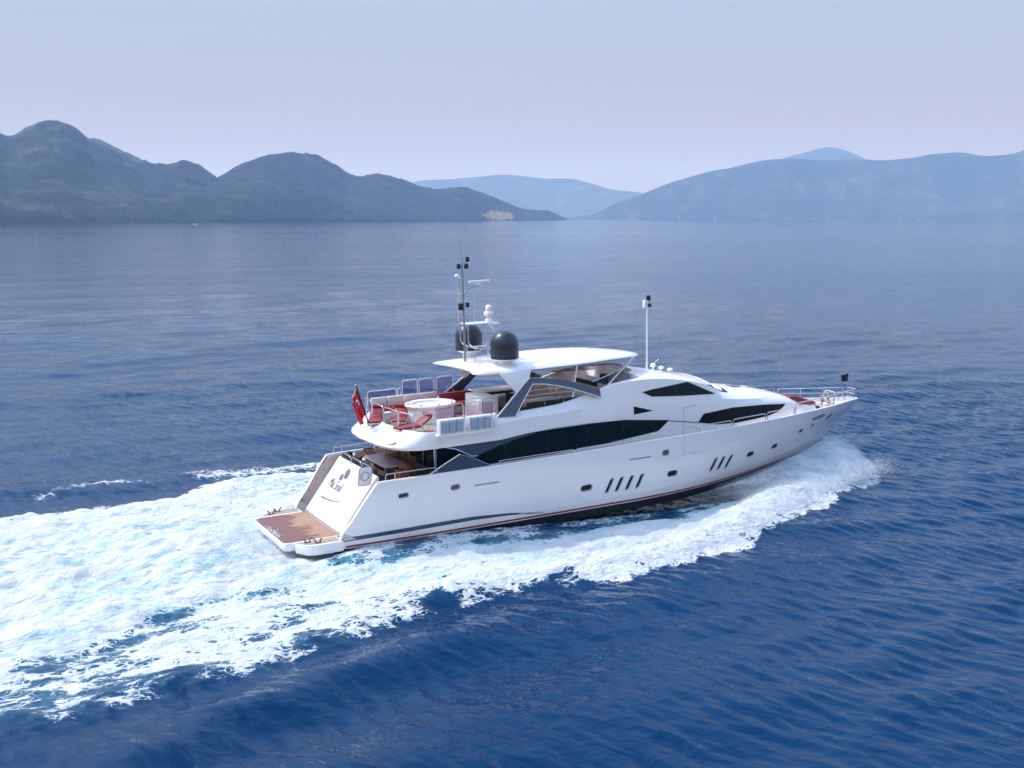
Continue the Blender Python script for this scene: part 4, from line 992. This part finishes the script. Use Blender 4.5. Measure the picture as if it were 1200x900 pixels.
H -= near * .16 * np.exp(-((swl - 2.6) / 1.4) ** 2) * (T > -20) * sstep(9, 1, S) * np.where(d_out > 0, 1, .9)
plm = line_d(S, T, [(10, 14.9), (1, 16.6), (-8, 15.8), (-20, 16.5)]); H += near * .30 * np.exp(-(plm / 1.5) ** 2)
H -= near * sstep(.2, -.6, np.abs(T) - 3.2) * sstep(2.4, 3.4, S) * (S < 33) * .6
me = bpy.data.meshes.new('sea'); ny, nx = GX.shape
co = np.stack([GX, GY, H], -1).reshape(-1, 3).astype(np.float32)
me.vertices.add(co.shape[0]); me.vertices.foreach_set('co', co.ravel())
ii = np.arange(ny * nx).reshape(ny, nx); quads = np.stack([ii[:-1, :-1], ii[:-1, 1:], ii[1:, 1:], ii[1:, :-1]], -1).reshape(-1, 4)
me.loops.add(quads.size); me.loops.foreach_set('vertex_index', quads.ravel().astype(np.int32))
me.polygons.add(len(quads)); me.polygons.foreach_set('loop_start', (np.arange(len(quads)) * 4).astype(np.int32)); me.polygons.foreach_set('loop_total', np.full(len(quads), 4, np.int32))
me.polygons.foreach_set('use_smooth', np.ones(len(quads), bool)); me.update(calc_edges=True)
ripple = np.interp(np.hypot(GX, GY - 40), [50, 110, 350, 1500], [1.0, .95, .88, .85])
for nm, arr in (('ripple', ripple), ('foam', np.clip(dens, 0, 1)), ('aer', aer)):
    at = me.attributes.new(nm, 'FLOAT', 'POINT'); at.data.foreach_set('value', arr.ravel().astype(np.float32))

def mat_sea():
    m, nt, b, out = nodes_of('sea water and foam'); L = nt.links.new
    tc = N(nt, 'ShaderNodeTexCoord'); geo = N(nt, 'ShaderNodeNewGeometry')
    fo = N(nt, 'ShaderNodeAttribute', attribute_name='foam'); ae = N(nt, 'ShaderNodeAttribute', attribute_name='aer')
    mp = N(nt, 'ShaderNodeMapping'); mp.inputs['Rotation'].default_value = (0, 0, R(-YAW)); L(tc.outputs['Object'], mp.inputs[0])
    def noise(scale, detail, rough, vec, dist=0.0, stretch=None):
        if stretch:
            q = N(nt, 'ShaderNodeMapping'); q.inputs['Scale'].default_value = stretch; L(vec, q.inputs[0]); vec = q.outputs[0]
        n = N(nt, 'ShaderNodeTexNoise'); n.inputs['Scale'].default_value = scale; n.inputs['Detail'].default_value = detail; n.inputs['Roughness'].default_value = rough; n.inputs['Distortion'].default_value = dist
        L(vec, n.inputs['Vector']); return n.outputs['Fac']
    def math_(op, a, c, clamp=False):
        n = N(nt, 'ShaderNodeMath', operation=op); n.use_clamp = clamp
        for k, v in enumerate((a, c)):
            if v is None: continue
            if isinstance(v, (int, float)): n.inputs[k].default_value = v
            else: L(v, n.inputs[k])
        return n.outputs[0]
    # foam breakup: two noises plus a cell lace
    warpn = N(nt, 'ShaderNodeTexNoise'); warpn.inputs['Scale'].default_value = 1.1; warpn.inputs['Detail'].default_value = 3; L(mp.outputs[0], warpn.inputs['Vector'])
    wv = N(nt, 'ShaderNodeVectorMath', operation='MULTIPLY_ADD'); wv.inputs[1].default_value = (.8, .8, .8); L(warpn.outputs['Color'], wv.inputs[0]); L(mp.outputs[0], wv.inputs[2])
    sq = N(nt, 'ShaderNodeMapping'); sq.inputs['Scale'].default_value = (.75, 1.25, 1); L(wv.outputs[0], sq.inputs[0])
    v1 = N(nt, 'ShaderNodeTexVoronoi', feature='DISTANCE_TO_EDGE'); v1.inputs['Scale'].default_value = 1.5; L(sq.outputs[0], v1.inputs['Vector'])
    v2 = N(nt, 'ShaderNodeTexVoronoi', feature='DISTANCE_TO_EDGE'); v2.inputs['Scale'].default_value = 4.2; L(sq.outputs[0], v2.inputs['Vector'])
    lace = math_('SUBTRACT', 1.0, math_('MULTIPLY', math_('MINIMUM', v1.outputs['Distance'], math_('MULTIPLY', v2.outputs['Distance'], 1.6)), 3.2), True)
    nA = noise(1.0, 7, .62, mp.outputs[0], .4, (.6, 1.1, 1)); nB = noise(5.5, 5, .6, mp.outputs[0], .3, (.7, 1.2, 1))
    br = math_('ADD', math_('ADD', math_('MULTIPLY', nA, .55), math_('MULTIPLY', nB, .30)), math_('MULTIPLY', lace, .22))
    thr = math_('SUBTRACT', .80, math_('MULTIPLY', fo.outputs['Fac'], .56))
    mr = N(nt, 'ShaderNodeMapRange'); mr.interpolation_type = 'SMOOTHSTEP'; mr.inputs['From Min'].default_value = -.035; mr.inputs['From Max'].default_value = .055
    L(math_('SUBTRACT', br, thr), mr.inputs['Value'])
    gate_ = N(nt, 'ShaderNodeMapRange'); gate_.inputs['From Min'].default_value = .02; gate_.inputs['From Max'].default_value = .12; L(fo.outputs['Fac'], gate_.inputs['Value'])
    mask = math_('MULTIPLY', mr.outputs[0], gate_.outputs[0])
    # thin milky veil under the thick foam
    veil = N(nt, 'ShaderNodeMapRange'); veil.interpolation_type = 'SMOOTHSTEP'; veil.inputs['From Min'].default_value = -.30; veil.inputs['From Max'].default_value = .10; L(math_('SUBTRACT', br, thr), veil.inputs['Value'])
    # water body colour: deep blue, turquoise where air is mixed in
    big = noise(.018, 3, .5, tc.outputs['Object'])
    deep = ramp(nt, big, [(.3, (0.0000, 0.019, 0.064)), (.7, (0.0000, 0.030, 0.094))])
    aq = N(nt, 'ShaderNodeMix', data_type='RGBA'); aq.inputs['B'].default_value = (0.16, 0.46, 0.56, 1); L(deep.outputs[0], aq.inputs['A'])
    L(math_('MULTIPLY', math_('MULTIPLY', ae.outputs['Fac'], veil.outputs[0]), .62), aq.inputs['Factor'])
    L(aq.outputs['Result'], b.inputs['Base Color'])
    b.inputs['IOR'].default_value = 1.33; b.inputs['Roughness'].default_value = .06; b.inputs['Specular IOR Level'].default_value = .36; b.inputs['Specular Tint'].default_value = (.20, .62, 1.0, 1)
    # ripples
    q = N(nt, 'ShaderNodeMapping'); q.inputs['Rotation'].default_value = (0, 0, R(40)); L(tc.outputs['Object'], q.inputs[0])
    q2 = N(nt, 'ShaderNodeMapping'); q2.inputs['Rotation'].default_value = (0, 0, R(-26)); L(tc.outputs['Object'], q2.inputs[0])
    r1 = noise(1.35, 3, .5, q.outputs[0], .5, (.42, 1.0, 1)); r2 = noise(.36, 4, .55, q2.outputs[0], .3, (.45, 1.0, 1)); r3 = noise(.075, 4, .5, q2.outputs[0], 0, (.35, 1, 1)); r4 = noise(5.0, 2, .5, q.outputs[0], .4, (.6, 1.0, 1))
    patch = noise(.0050, 4, .55, tc.outputs['Object'], .3, (.07, 1, 1))
    pr_ = N(nt, 'ShaderNodeMapRange'); pr_.inputs['From Min'].default_value = .35; pr_.inputs['From Max'].default_value = .65; pr_.inputs['To Min'].default_value = .45; pr_.inputs['To Max'].default_value = 1.0; L(patch, pr_.inputs['Value'])
    ridge_ = lambda v: math_('SUBTRACT', 1.0, math_('ABSOLUTE', math_('SUBTRACT', math_('MULTIPLY', v, 2.0), 1.0), None))
    hh = math_('ADD', math_('ADD', math_('MULTIPLY', ridge_(r1), .105), math_('MULTIPLY', r4, .014)), math_('ADD', math_('MULTIPLY', ridge_(r2), .15), math_('MULTIPLY', r3, .5)))
    bp = N(nt, 'ShaderNodeBump'); bp.inputs['Distance'].default_value = 1.0; L(hh, bp.inputs['Height'])
    rp = N(nt, 'ShaderNodeAttribute', attribute_name='ripple'); L(math_('MULTIPLY', pr_.outputs[0], rp.outputs['Fac'], True), bp.inputs['Strength'])
    bp.inputs['Distance'].default_value = 1.0
    L(bp.outputs[0], b.inputs['Normal'])
    # foam
    fb = N(nt, 'ShaderNodeBsdfPrincipled'); fb.inputs['Roughness'].default_value = .9; fb.inputs['Specular IOR Level'].default_value = .1
    fcol = N(nt, 'ShaderNodeMix', data_type='RGBA'); fcol.inputs['A'].default_value = (.68, .70, .72, 1); fcol.inputs['B'].default_value = (.33, .57, .62, 1)
    tq = noise(.55, 5, .6, mp.outputs[0], .6, (.6, 1.2, 1)); tr_ = ramp(nt, tq, [(.46, (0, 0, 0)), (.64, (1, 1, 1))])
    L(math_('MULTIPLY', math_('MULTIPLY', tr_.outputs[0], ae.outputs['Fac']), .72), fcol.inputs['Factor']); L(fcol.outputs['Result'], fb.inputs['Base Color'])
    fbp = N(nt, 'ShaderNodeBump'); fbp.inputs['Distance'].default_value = .6; fbp.inputs['Strength'].default_value = 1.0
    L(math_('ADD', math_('MULTIPLY', nB, .16), math_('MULTIPLY', nA, 1.0)), fbp.inputs['Height']); L(fbp.outputs[0], fb.inputs['Normal'])
    mx = N(nt, 'ShaderNodeMixShader'); L(mask, mx.inputs[0]); L(b.outputs[0], mx.inputs[1]); L(fb.outputs[0], mx.inputs[2]); L(mx.outputs[0], out.inputs[0])
    return m
sea = link_mesh('sea', me, mat_sea(), None, smooth=0); me.polygons.foreach_set('use_smooth', np.ones(len(quads), bool))
tag(sea, 'deep blue sea with the white foam wake of the yacht', None, None, 'structure')

# ------------------------------------------------------------------ hills
def mat_hill(name, c1, c2, c3, sc, bare=None):
    m, nt, b, out = nodes_of(name); L = nt.links.new
    tc = N(nt, 'ShaderNodeTexCoord'); nz = N(nt, 'ShaderNodeTexNoise'); nz.inputs['Scale'].default_value = sc; nz.inputs['Detail'].default_value = 9; nz.inputs['Roughness'].default_value = .65
    L(tc.outputs['Object'], nz.inputs['Vector']); r = ramp(nt, nz.outputs['Fac'], [(.36, c1), (.52, c2), (.70, c3)])
    n2 = N(nt, 'ShaderNodeTexNoise'); n2.inputs['Scale'].default_value = sc * 9; n2.inputs['Detail'].default_value = 4; L(tc.outputs['Object'], n2.inputs['Vector'])
    r2 = ramp(nt, n2.outputs['Fac'], [(.35, (.55, .55, .55)), (.65, (1.25, 1.25, 1.25))])
    mu = N(nt, 'ShaderNodeMix', data_type='RGBA', blend_type='MULTIPLY'); mu.inputs['Factor'].default_value = .8; L(r.outputs[0], mu.inputs['A']); L(r2.outputs[0], mu.inputs['B'])
    last = mu.outputs['Result']
    if bare:      # bare tan cutting low on the slope
        ds_ = N(nt, 'ShaderNodeVectorMath', operation='SUBTRACT'); ds_.inputs[1].default_value = bare; L(tc.outputs['Object'], ds_.inputs[0])
        sc3 = N(nt, 'ShaderNodeVectorMath', operation='MULTIPLY'); sc3.inputs[1].default_value = (1 / 150., 1 / 700., 1 / 40.); L(ds_.outputs[0], sc3.inputs[0])
        ln = N(nt, 'ShaderNodeVectorMath', operation='LENGTH'); L(sc3.outputs[0], ln.inputs[0])
        n3 = N(nt, 'ShaderNodeTexNoise'); n3.inputs['Scale'].default_value = .02; n3.inputs['Detail'].default_value = 6; n3.inputs['Roughness'].default_value = .7; L(tc.outputs['Object'], n3.inputs['Vector'])
        sb_ = N(nt, 'ShaderNodeMath', operation='MULTIPLY_ADD'); sb_.inputs[1].default_value = -.55; L(ln.outputs['Value'], sb_.inputs[0]); L(n3.outputs['Fac'], sb_.inputs[2])
        mr3 = N(nt, 'ShaderNodeMapRange'); mr3.inputs['From Min'].default_value = .06; mr3.inputs['From Max'].default_value = .16; L(sb_.outputs[0], mr3.inputs['Value'])
        mb3 = N(nt, 'ShaderNodeMix', data_type='RGBA'); mb3.inputs['B'].default_value = (.34, .23, .15, 1); L(mr3.outputs[0], mb3.inputs['Factor']); L(last, mb3.inputs['A']); last = mb3.outputs['Result']
    L(last, b.inputs['Base Color']); b.inputs['Roughness'].default_value = .95; b.inputs['Specular IOR Level'].default_value = .1
    return m
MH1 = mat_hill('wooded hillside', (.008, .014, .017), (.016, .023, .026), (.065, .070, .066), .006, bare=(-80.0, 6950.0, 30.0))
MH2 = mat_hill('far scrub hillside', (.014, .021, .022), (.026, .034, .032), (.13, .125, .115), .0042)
def hill(name, prof, shore_v, ridge_d, mat, label, nu=260, nd=70, rough=.75, seed=1, trees=0.0, back=1.5):
    """prof: (bearing units, height units) along the crest as seen from the drone; turned into a real crest at ridge_d metres"""
    us = np.linspace(prof[0][0], prof[-1][0], nu); pv = pchip([p[0] for p in prof], [p[1] for p in prof])(us)
    sv = np.interp(us, [p[0] for p in shore_v], [p[1] for p in shore_v]); rd = np.interp(us, [p[0] for p in ridge_d], [p[1] for p in ridge_d])
    ds = CAM_H * 1314.5 / (sv - 255.5); bear = (us - 600) / 1314.5; zr = np.maximum(rd * (255.5 - pv) / 1314.5 + CAM_H, -3)
    q = np.concatenate([np.linspace(0, 1, nd), np.linspace(1, back, nd // 3 + 1)[1:]]); U, Q = np.meshgrid(us, q)
    D = np.where(Q <= 1, ds + (rd - ds) * Q, rd + (rd - ds).clip(200) * (Q - 1)); B = np.broadcast_to(bear, U.shape); ZR = np.broadcast_to(zr, U.shape)
    X, Yv = D * B, D
    shape = np.where(Q <= 1, np.clip(Q, 0, 1) ** .82, np.clip(1 - (Q - 1) / (back - 1), 0, 1) ** .7)
    sp = (ds.mean() * .12); spur = fbm(X / sp + seed * 3.1, Yv / (sp * 1.8), 5, seed * 7 + 5)
    Z = ZR * shape * (1 + rough * spur * np.sin(np.pi * np.clip(Q, 0, 1)) ** .8)
    lim = CAM_H + (ZR - CAM_H) * D / np.broadcast_to(rd, D.shape) * .985; Z = np.where((Q < .98), np.minimum(Z, np.maximum(lim, 0.5 + 0 * Z)), Z)
    if trees: Z = Z + (shape > .02) * (trees * .35 * np.random.RandomState(seed).rand(*Z.shape) + trees * .9 * np.clip(fbm(X / 38., Yv / 60., 3, seed + 300) + .2, 0, 1))
    Z = np.where(Q <= 0, -2, Z)
    m_ = bpy.data.meshes.new(name); a, c = U.shape; co = np.stack([X, Yv, Z], -1).reshape(-1, 3)
    ii = np.arange(a * c).reshape(a, c); qd = np.stack([ii[:-1, :-1], ii[:-1, 1:], ii[1:, 1:], ii[1:, :-1]], -1).reshape(-1, 4)
    m_.from_pydata(co.tolist(), [], qd.tolist()); o = link_mesh(name, m_, mat, None, smooth=0)
    m_.polygons.foreach_set('use_smooth', [True] * len(m_.polygons))
    tag(o, label, None, None, 'structure'); return o
SH = [(-400, 263.8), (0, 262.6), (300, 260.4), (663, 257.9)]
hill('hill', [(-980, 262), (-880, 235), (-720, 190), (-560, 150), (-420, 124), (-300, 132), (-200, 150), (-100, 152), (-40, 160), (0, 157), (18, 162), (40, 151), (66, 144), (86, 148), (112, 166), (150, 180), (190, 194), (205, 194), (216, 190), (232, 194), (250, 206), (262, 214), (300, 235), (340, 258)],
     SH, [(-980, 6000), (-420, 6500), (66, 7300), (215, 5500), (340, 5600)], MH1, 'wooded dark hill with a rounded peak at the left', nu=720, nd=170, seed=2, trees=9)
hill('hill', [(150, 258), (200, 240), (240, 220), (258, 209), (290, 193), (320, 183), (345, 181), (372, 184), (395, 195), (412, 206), (425, 208), (440, 206), (470, 212), (500, 221), (520, 223), (541, 220), (560, 226), (590, 237), (620, 247), (640, 248), (655, 253), (664, 258.2)],
     SH, [(150, 5200), (345, 5700), (540, 7000), (664, 8700)], MH1, 'wooded dark hill sloping down to a low point in the middle', nu=520, nd=170, seed=5, trees=10)
hill('hill', [(430, 240), (480, 216), (495, 212), (520, 211), (560, 208), (590, 205.5), (612, 207), (640, 210), (665, 210), (690, 215), (720, 223), (745, 225.5), (790, 240), (850, 257)],
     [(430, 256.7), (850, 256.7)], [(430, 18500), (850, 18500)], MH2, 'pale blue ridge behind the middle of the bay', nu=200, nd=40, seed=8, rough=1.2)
hill('hill', [(640, 257), (690, 252), (725, 238), (760, 226), (790, 215), (830, 203), (850, 200), (870, 196), (900, 192), (950, 190), (1000, 188), (1030, 189), (1060, 187), (1090, 182), (1120, 180), (1150, 184), (1180, 182), (1200, 176), (1260, 168), (1350, 178), (1500, 170), (1650, 190), (1850, 230), (2000, 256)],
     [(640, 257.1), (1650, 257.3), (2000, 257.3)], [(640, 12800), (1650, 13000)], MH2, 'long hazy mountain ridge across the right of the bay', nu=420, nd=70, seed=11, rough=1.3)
hill('hill', [(840, 230), (880, 198), (915, 187), (945, 179), (968, 174), (985, 177), (1010, 187), (1060, 215)],
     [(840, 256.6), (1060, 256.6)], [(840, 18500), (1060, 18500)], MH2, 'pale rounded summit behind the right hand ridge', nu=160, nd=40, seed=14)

# ------------------------------------------------------------------ far boats and houses on the shore
M['sail'] = mat_plain('white sailcloth', (.8, .8, .78), .7)
M['roof'] = mat_plain('terracotta roof', (.40, .20, .13), .8)
M['plaster'] = mat_plain('white plaster', (.60, .57, .52), .8)
def bearing(u, d): return Vector(((u - 600) / 1314.5 * d, d, 0))
def far_boat(u, d, L_, sailh, label):
    t = tag(empty('sailing_boat' if sailh else 'motor_boat', bearing(u, d), (0, 0, R(20))), label, 'boat')
    rr = [[(x, -w, .9 + s_), (x, -w * .7, -.3), (x, w * .7, -.3), (x, w, .9 + s_)] for x, w, s_ in ((-L_ / 2, L_ * .13, 0), (0, L_ * .16, 0), (L_ * .3, L_ * .1, .2), (L_ / 2, .02, .4))]
    MB().grid(rr, close_v=True).add(rr[0], [(0, 1, 2, 3)]).build('hull', M['white'], t)
    MB().box((-.05 * L_, 0, 1.3), (L_ * .4, L_ * .18, .9), bev=.2).build('cabin', M['white'], t)
    if sailh:
        MB().tube([(0, 0, .8), (0, 0, sailh)], .12, 6).build('mast', M['grey'], t)
        MB().prism([(-.1, 1.8), (-L_ * .42, 1.9), (-.1, sailh * .97)], 'y', -.06, .06).build('mainsail', M['sail'], t)
        MB().prism([(.2, sailh * .85), (.3, 1.7), (L_ * .46, 1.5)], 'y', .12, .2).build('jib', M['sail'], t)
    return t
far_boat(724, 5200, 14, 17, 'tiny white sailing boat far off in the middle of the bay')
far_boat(228, 2700, 11, 0, 'tiny white motor boat close under the left hill')
rs2 = random.Random(4)
for k in range(26):
    if k < 18: u = rs2.uniform(1035, 1215)
    elif k < 22: u = rs2.uniform(920, 1035)
    else: u = rs2.uniform(735, 850)
    d = CAM_H * 1314.5 / (257.2 - 255.5) + rs2.uniform(30, 500); w = rs2.uniform(9, 22); h = rs2.uniform(4, 8)
    z = (d - 11750) * .05 + 2
    t = tag(empty('seaside_house', bearing(u, d) + Vector((0, 0, z)), (0, 0, rs2.uniform(-.3, .3))), 'small white house on the far shore under the right hand ridge', 'house', 'houses on the far shore')
    MB().box((0, 0, h / 2 - 8), (w, w * .7, h + 16)).build('wall', M['plaster'], t)
    MB().add([(-w / 2, -w * .38, h), (w / 2, -w * .38, h), (w / 2, w * .38, h), (-w / 2, w * .38, h), (-w * .4, 0, h * 1.35), (w * .4, 0, h * 1.35)], [(0, 1, 5, 4), (2, 3, 4, 5), (1, 2, 5), (3, 0, 4), (3, 2, 1, 0)]).build('roof', M['roof'], t)

# ------------------------------------------------------------------ spray: thrown droplets and soft mist
def sheet_w(s, t): return Vector((OX + s * cy_ - t * sy_, OY + s * sy_ + t * cy_, 0))
rs3 = np.random.RandomState(12)
dv, df = [], []
def drop(p, r):
    n = len(dv); a = rs3.rand() * 6.28
    for dx, dy, dz in ((1, 0, -.5), (-.5, .87, -.5), (-.5, -.87, -.5), (0, 0, 1)):
        c, s_ = math.cos(a), math.sin(a); dv.append((p[0] + r * (dx * c - dy * s_), p[1] + r * (dx * s_ + dy * c), p[2] + r * dz))
    df.extend([(n, n + 2, n + 1), (n, n + 1, n + 3), (n + 1, n + 2, n + 3), (n + 2, n, n + 3)])
crest = [(36.3, -3.6), (33.5, -4.7), (31, -5.3), (27, -6.6), (23, -8.2), (19, -10.0), (14, -11.2)]
cs = np.array(crest)
for k in range(13000):
    f = rs3.rand() ** 1.25 * (len(crest) - 1.001); i = int(f); p = cs[i] + (cs[i + 1] - cs[i]) * (f - i)
    hgt = abs(rs3.normal(0, .34)) * np.interp(f, [0, 1, 3, 6], [1.0, 1.5, .9, .5]); p = p + rs3.normal(0, .55, 2)
    w = sheet_w(p[0], p[1]); drop((w.x, w.y, .45 + hgt), rs3.uniform(.004, .017))
for k in range(2600):      # boiling water behind the platform
    s_, t_ = -abs(rs3.normal(0, 1.6)) - .25, rs3.uniform(-3.0, 3.0); w = sheet_w(s_, t_); drop((w.x, w.y, .5 + abs(rs3.normal(0, .16))), rs3.uniform(.008, .035))
for k in range(60):       # splash lying on the aft corner of the platform
    s_, t_ = abs(rs3.normal(0, .12)), rs3.normal(-.6, .5); w = YM @ Vector((s_, t_, .72 + abs(rs3.normal(0, .05)))); drop(w, rs3.uniform(.02, .05))
M['drop'] = mat_plain('white water droplets', (.85, .87, .89), .6)
spm = bpy.data.meshes.new('spray'); spm.from_pydata(dv, [], df)
spo = link_mesh('spray', spm, M['drop'], None, smooth=0); tag(spo, 'white spray thrown up from the bow wave and the stern', None, None, 'stuff')

def mat_veil():
    m, nt, b, out = nodes_of('thin sheet of thrown water'); L = nt.links.new
    b.inputs['Base Color'].default_value = (.88, .91, .94, 1); b.inputs['Roughness'].default_value = .7; b.inputs['Subsurface Weight'].default_value = 0
    tl = N(nt, 'ShaderNodeBsdfTranslucent'); tl.inputs[0].default_value = (.8, .85, .9, 1)
    m1 = N(nt, 'ShaderNodeMixShader'); m1.inputs[0].default_value = .5; L(b.outputs[0], m1.inputs[1]); L(tl.outputs[0], m1.inputs[2])
    tr = N(nt, 'ShaderNodeBsdfTransparent'); at = N(nt, 'ShaderNodeAttribute', attribute_name='veil')
    tc = N(nt, 'ShaderNodeTexCoord'); mp = N(nt, 'ShaderNodeMapping'); mp.inputs['Rotation'].default_value = (0, 0, R(-YAW + 35)); mp.inputs['Scale'].default_value = (.5, 1.6, 1.2); L(tc.outputs['Object'], mp.inputs[0])
    nz = N(nt, 'ShaderNodeTexNoise'); nz.inputs['Scale'].default_value = 1.2; nz.inputs['Detail'].default_value = 7; nz.inputs['Roughness'].default_value = .6; L(mp.outputs[0], nz.inputs['Vector'])
    mr = N(nt, 'ShaderNodeMapRange'); mr.inputs['From Min'].default_value = .25; mr.inputs['From Max'].default_value = .75; L(nz.outputs['Fac'], mr.inputs['Value'])
    a1 = N(nt, 'ShaderNodeMath', operation='MULTIPLY'); L(at.outputs['Fac'], a1.inputs[0]); L(mr.outputs[0], a1.inputs[1])
    a2 = N(nt, 'ShaderNodeMath', operation='MULTIPLY'); a2.use_clamp = True; a2.inputs[1].default_value = 1.6; L(a1.outputs[0], a2.inputs[0])
    mx = N(nt, 'ShaderNodeMixShader'); L(a2.outputs[0], mx.inputs[0]); L(tr.outputs[0], mx.inputs[1]); L(m1.outputs[0], mx.inputs[2]); L(mx.outputs[0], out.inputs[0])
    return m
MV = mat_veil()
def veil(side, layers=5):
    """the fan of water thrown outward by the bow: several thin torn layers, one behind the other"""
    vs, fs, al = [], [], []
    for ly in range(layers):
        n0 = len(vs); nu, nv = 60, 18
        for i in range(nu + 1):
            u = i / nu; s0 = lerp(34.6, 23.5, u); ti = max(half_beam(min(s0, 34.2), float(chine_z(s0))) - .02, .25) + .05 * ly; zi = float(chine_z(s0)) + math.sin(R(TRIM)) * s0 - .05
            s1 = lerp(36.0, 22.0, u); to = float(np.interp(s1, [22, 27, 31, 33.5, 36], [9.0, 6.9, 5.5, 4.9, 3.9])) - .12 * ly
            for j in range(nv + 1):
                v = j / nv; s_ = lerp(s0, s1, v); t_ = lerp(ti, to, v); arc = (.5 + .25 * ly) * 4 * v * (1 - v) * float(np.interp(u, [0, .12, .5, 1], [.5, 1, .55, .15]))
                jit = .10 * math.sin(7.1 * u * 6 + ly * 2.2 + v * 5) * v
                w = sheet_w(s_, side * (t_ + jit)); vs.append((w.x, w.y, lerp(zi, .35, v) + arc + jit * .6))
                al.append(float(np.interp(v, [0, .1, .6, .9, 1], [.15, .30, .42, .75, .2]) * np.interp(u, [0, .06, .35, .7, 1], [.0, .8, 1.0, .55, 0.0])))
        for i in range(nu):
            for j in range(nv):
                a = n0 + i * (nv + 1) + j; fs.append((a, a + 1, a + nv + 2, a + nv + 1))
    me_ = bpy.data.meshes.new('bow_spray'); me_.from_pydata(vs, [], fs); o = link_mesh('bow_spray', me_, MV, None, smooth=0); me_.polygons.foreach_set('use_smooth', [True] * len(fs))
    at_ = me_.attributes.new('veil', 'FLOAT', 'POINT'); at_.data.foreach_set('value', al)
    tag(o, 'thin torn veil of spray thrown out by the bow', None, None, 'stuff')
for side in (-1, 1): veil(side)

# ------------------------------------------------------------------ haze: closed box of even thin air
hz = MB().box((0, 15500, 698), (60000, 36000, 1404)).build('haze', None, None, smooth=0)
hm = bpy.data.materials.new('thin hazy air'); hm.use_nodes = True; hn = hm.node_tree; hn.nodes.clear()
ho = hn.nodes.new('ShaderNodeOutputMaterial'); hv = hn.nodes.new('ShaderNodeVolumePrincipled')
hv.inputs['Color'].default_value = (.40, .60, .95, 1); hv.inputs['Absorption Color'].default_value = (1, 1, 1, 1); hv.inputs['Density'].default_value = 7.8e-5; hv.inputs['Anisotropy'].default_value = .1
hn.links.new(hv.outputs[0], ho.inputs['Volume']); hz.data.materials.append(hm)
tag(hz, 'thin summer haze over the bay', None, None, 'stuff')
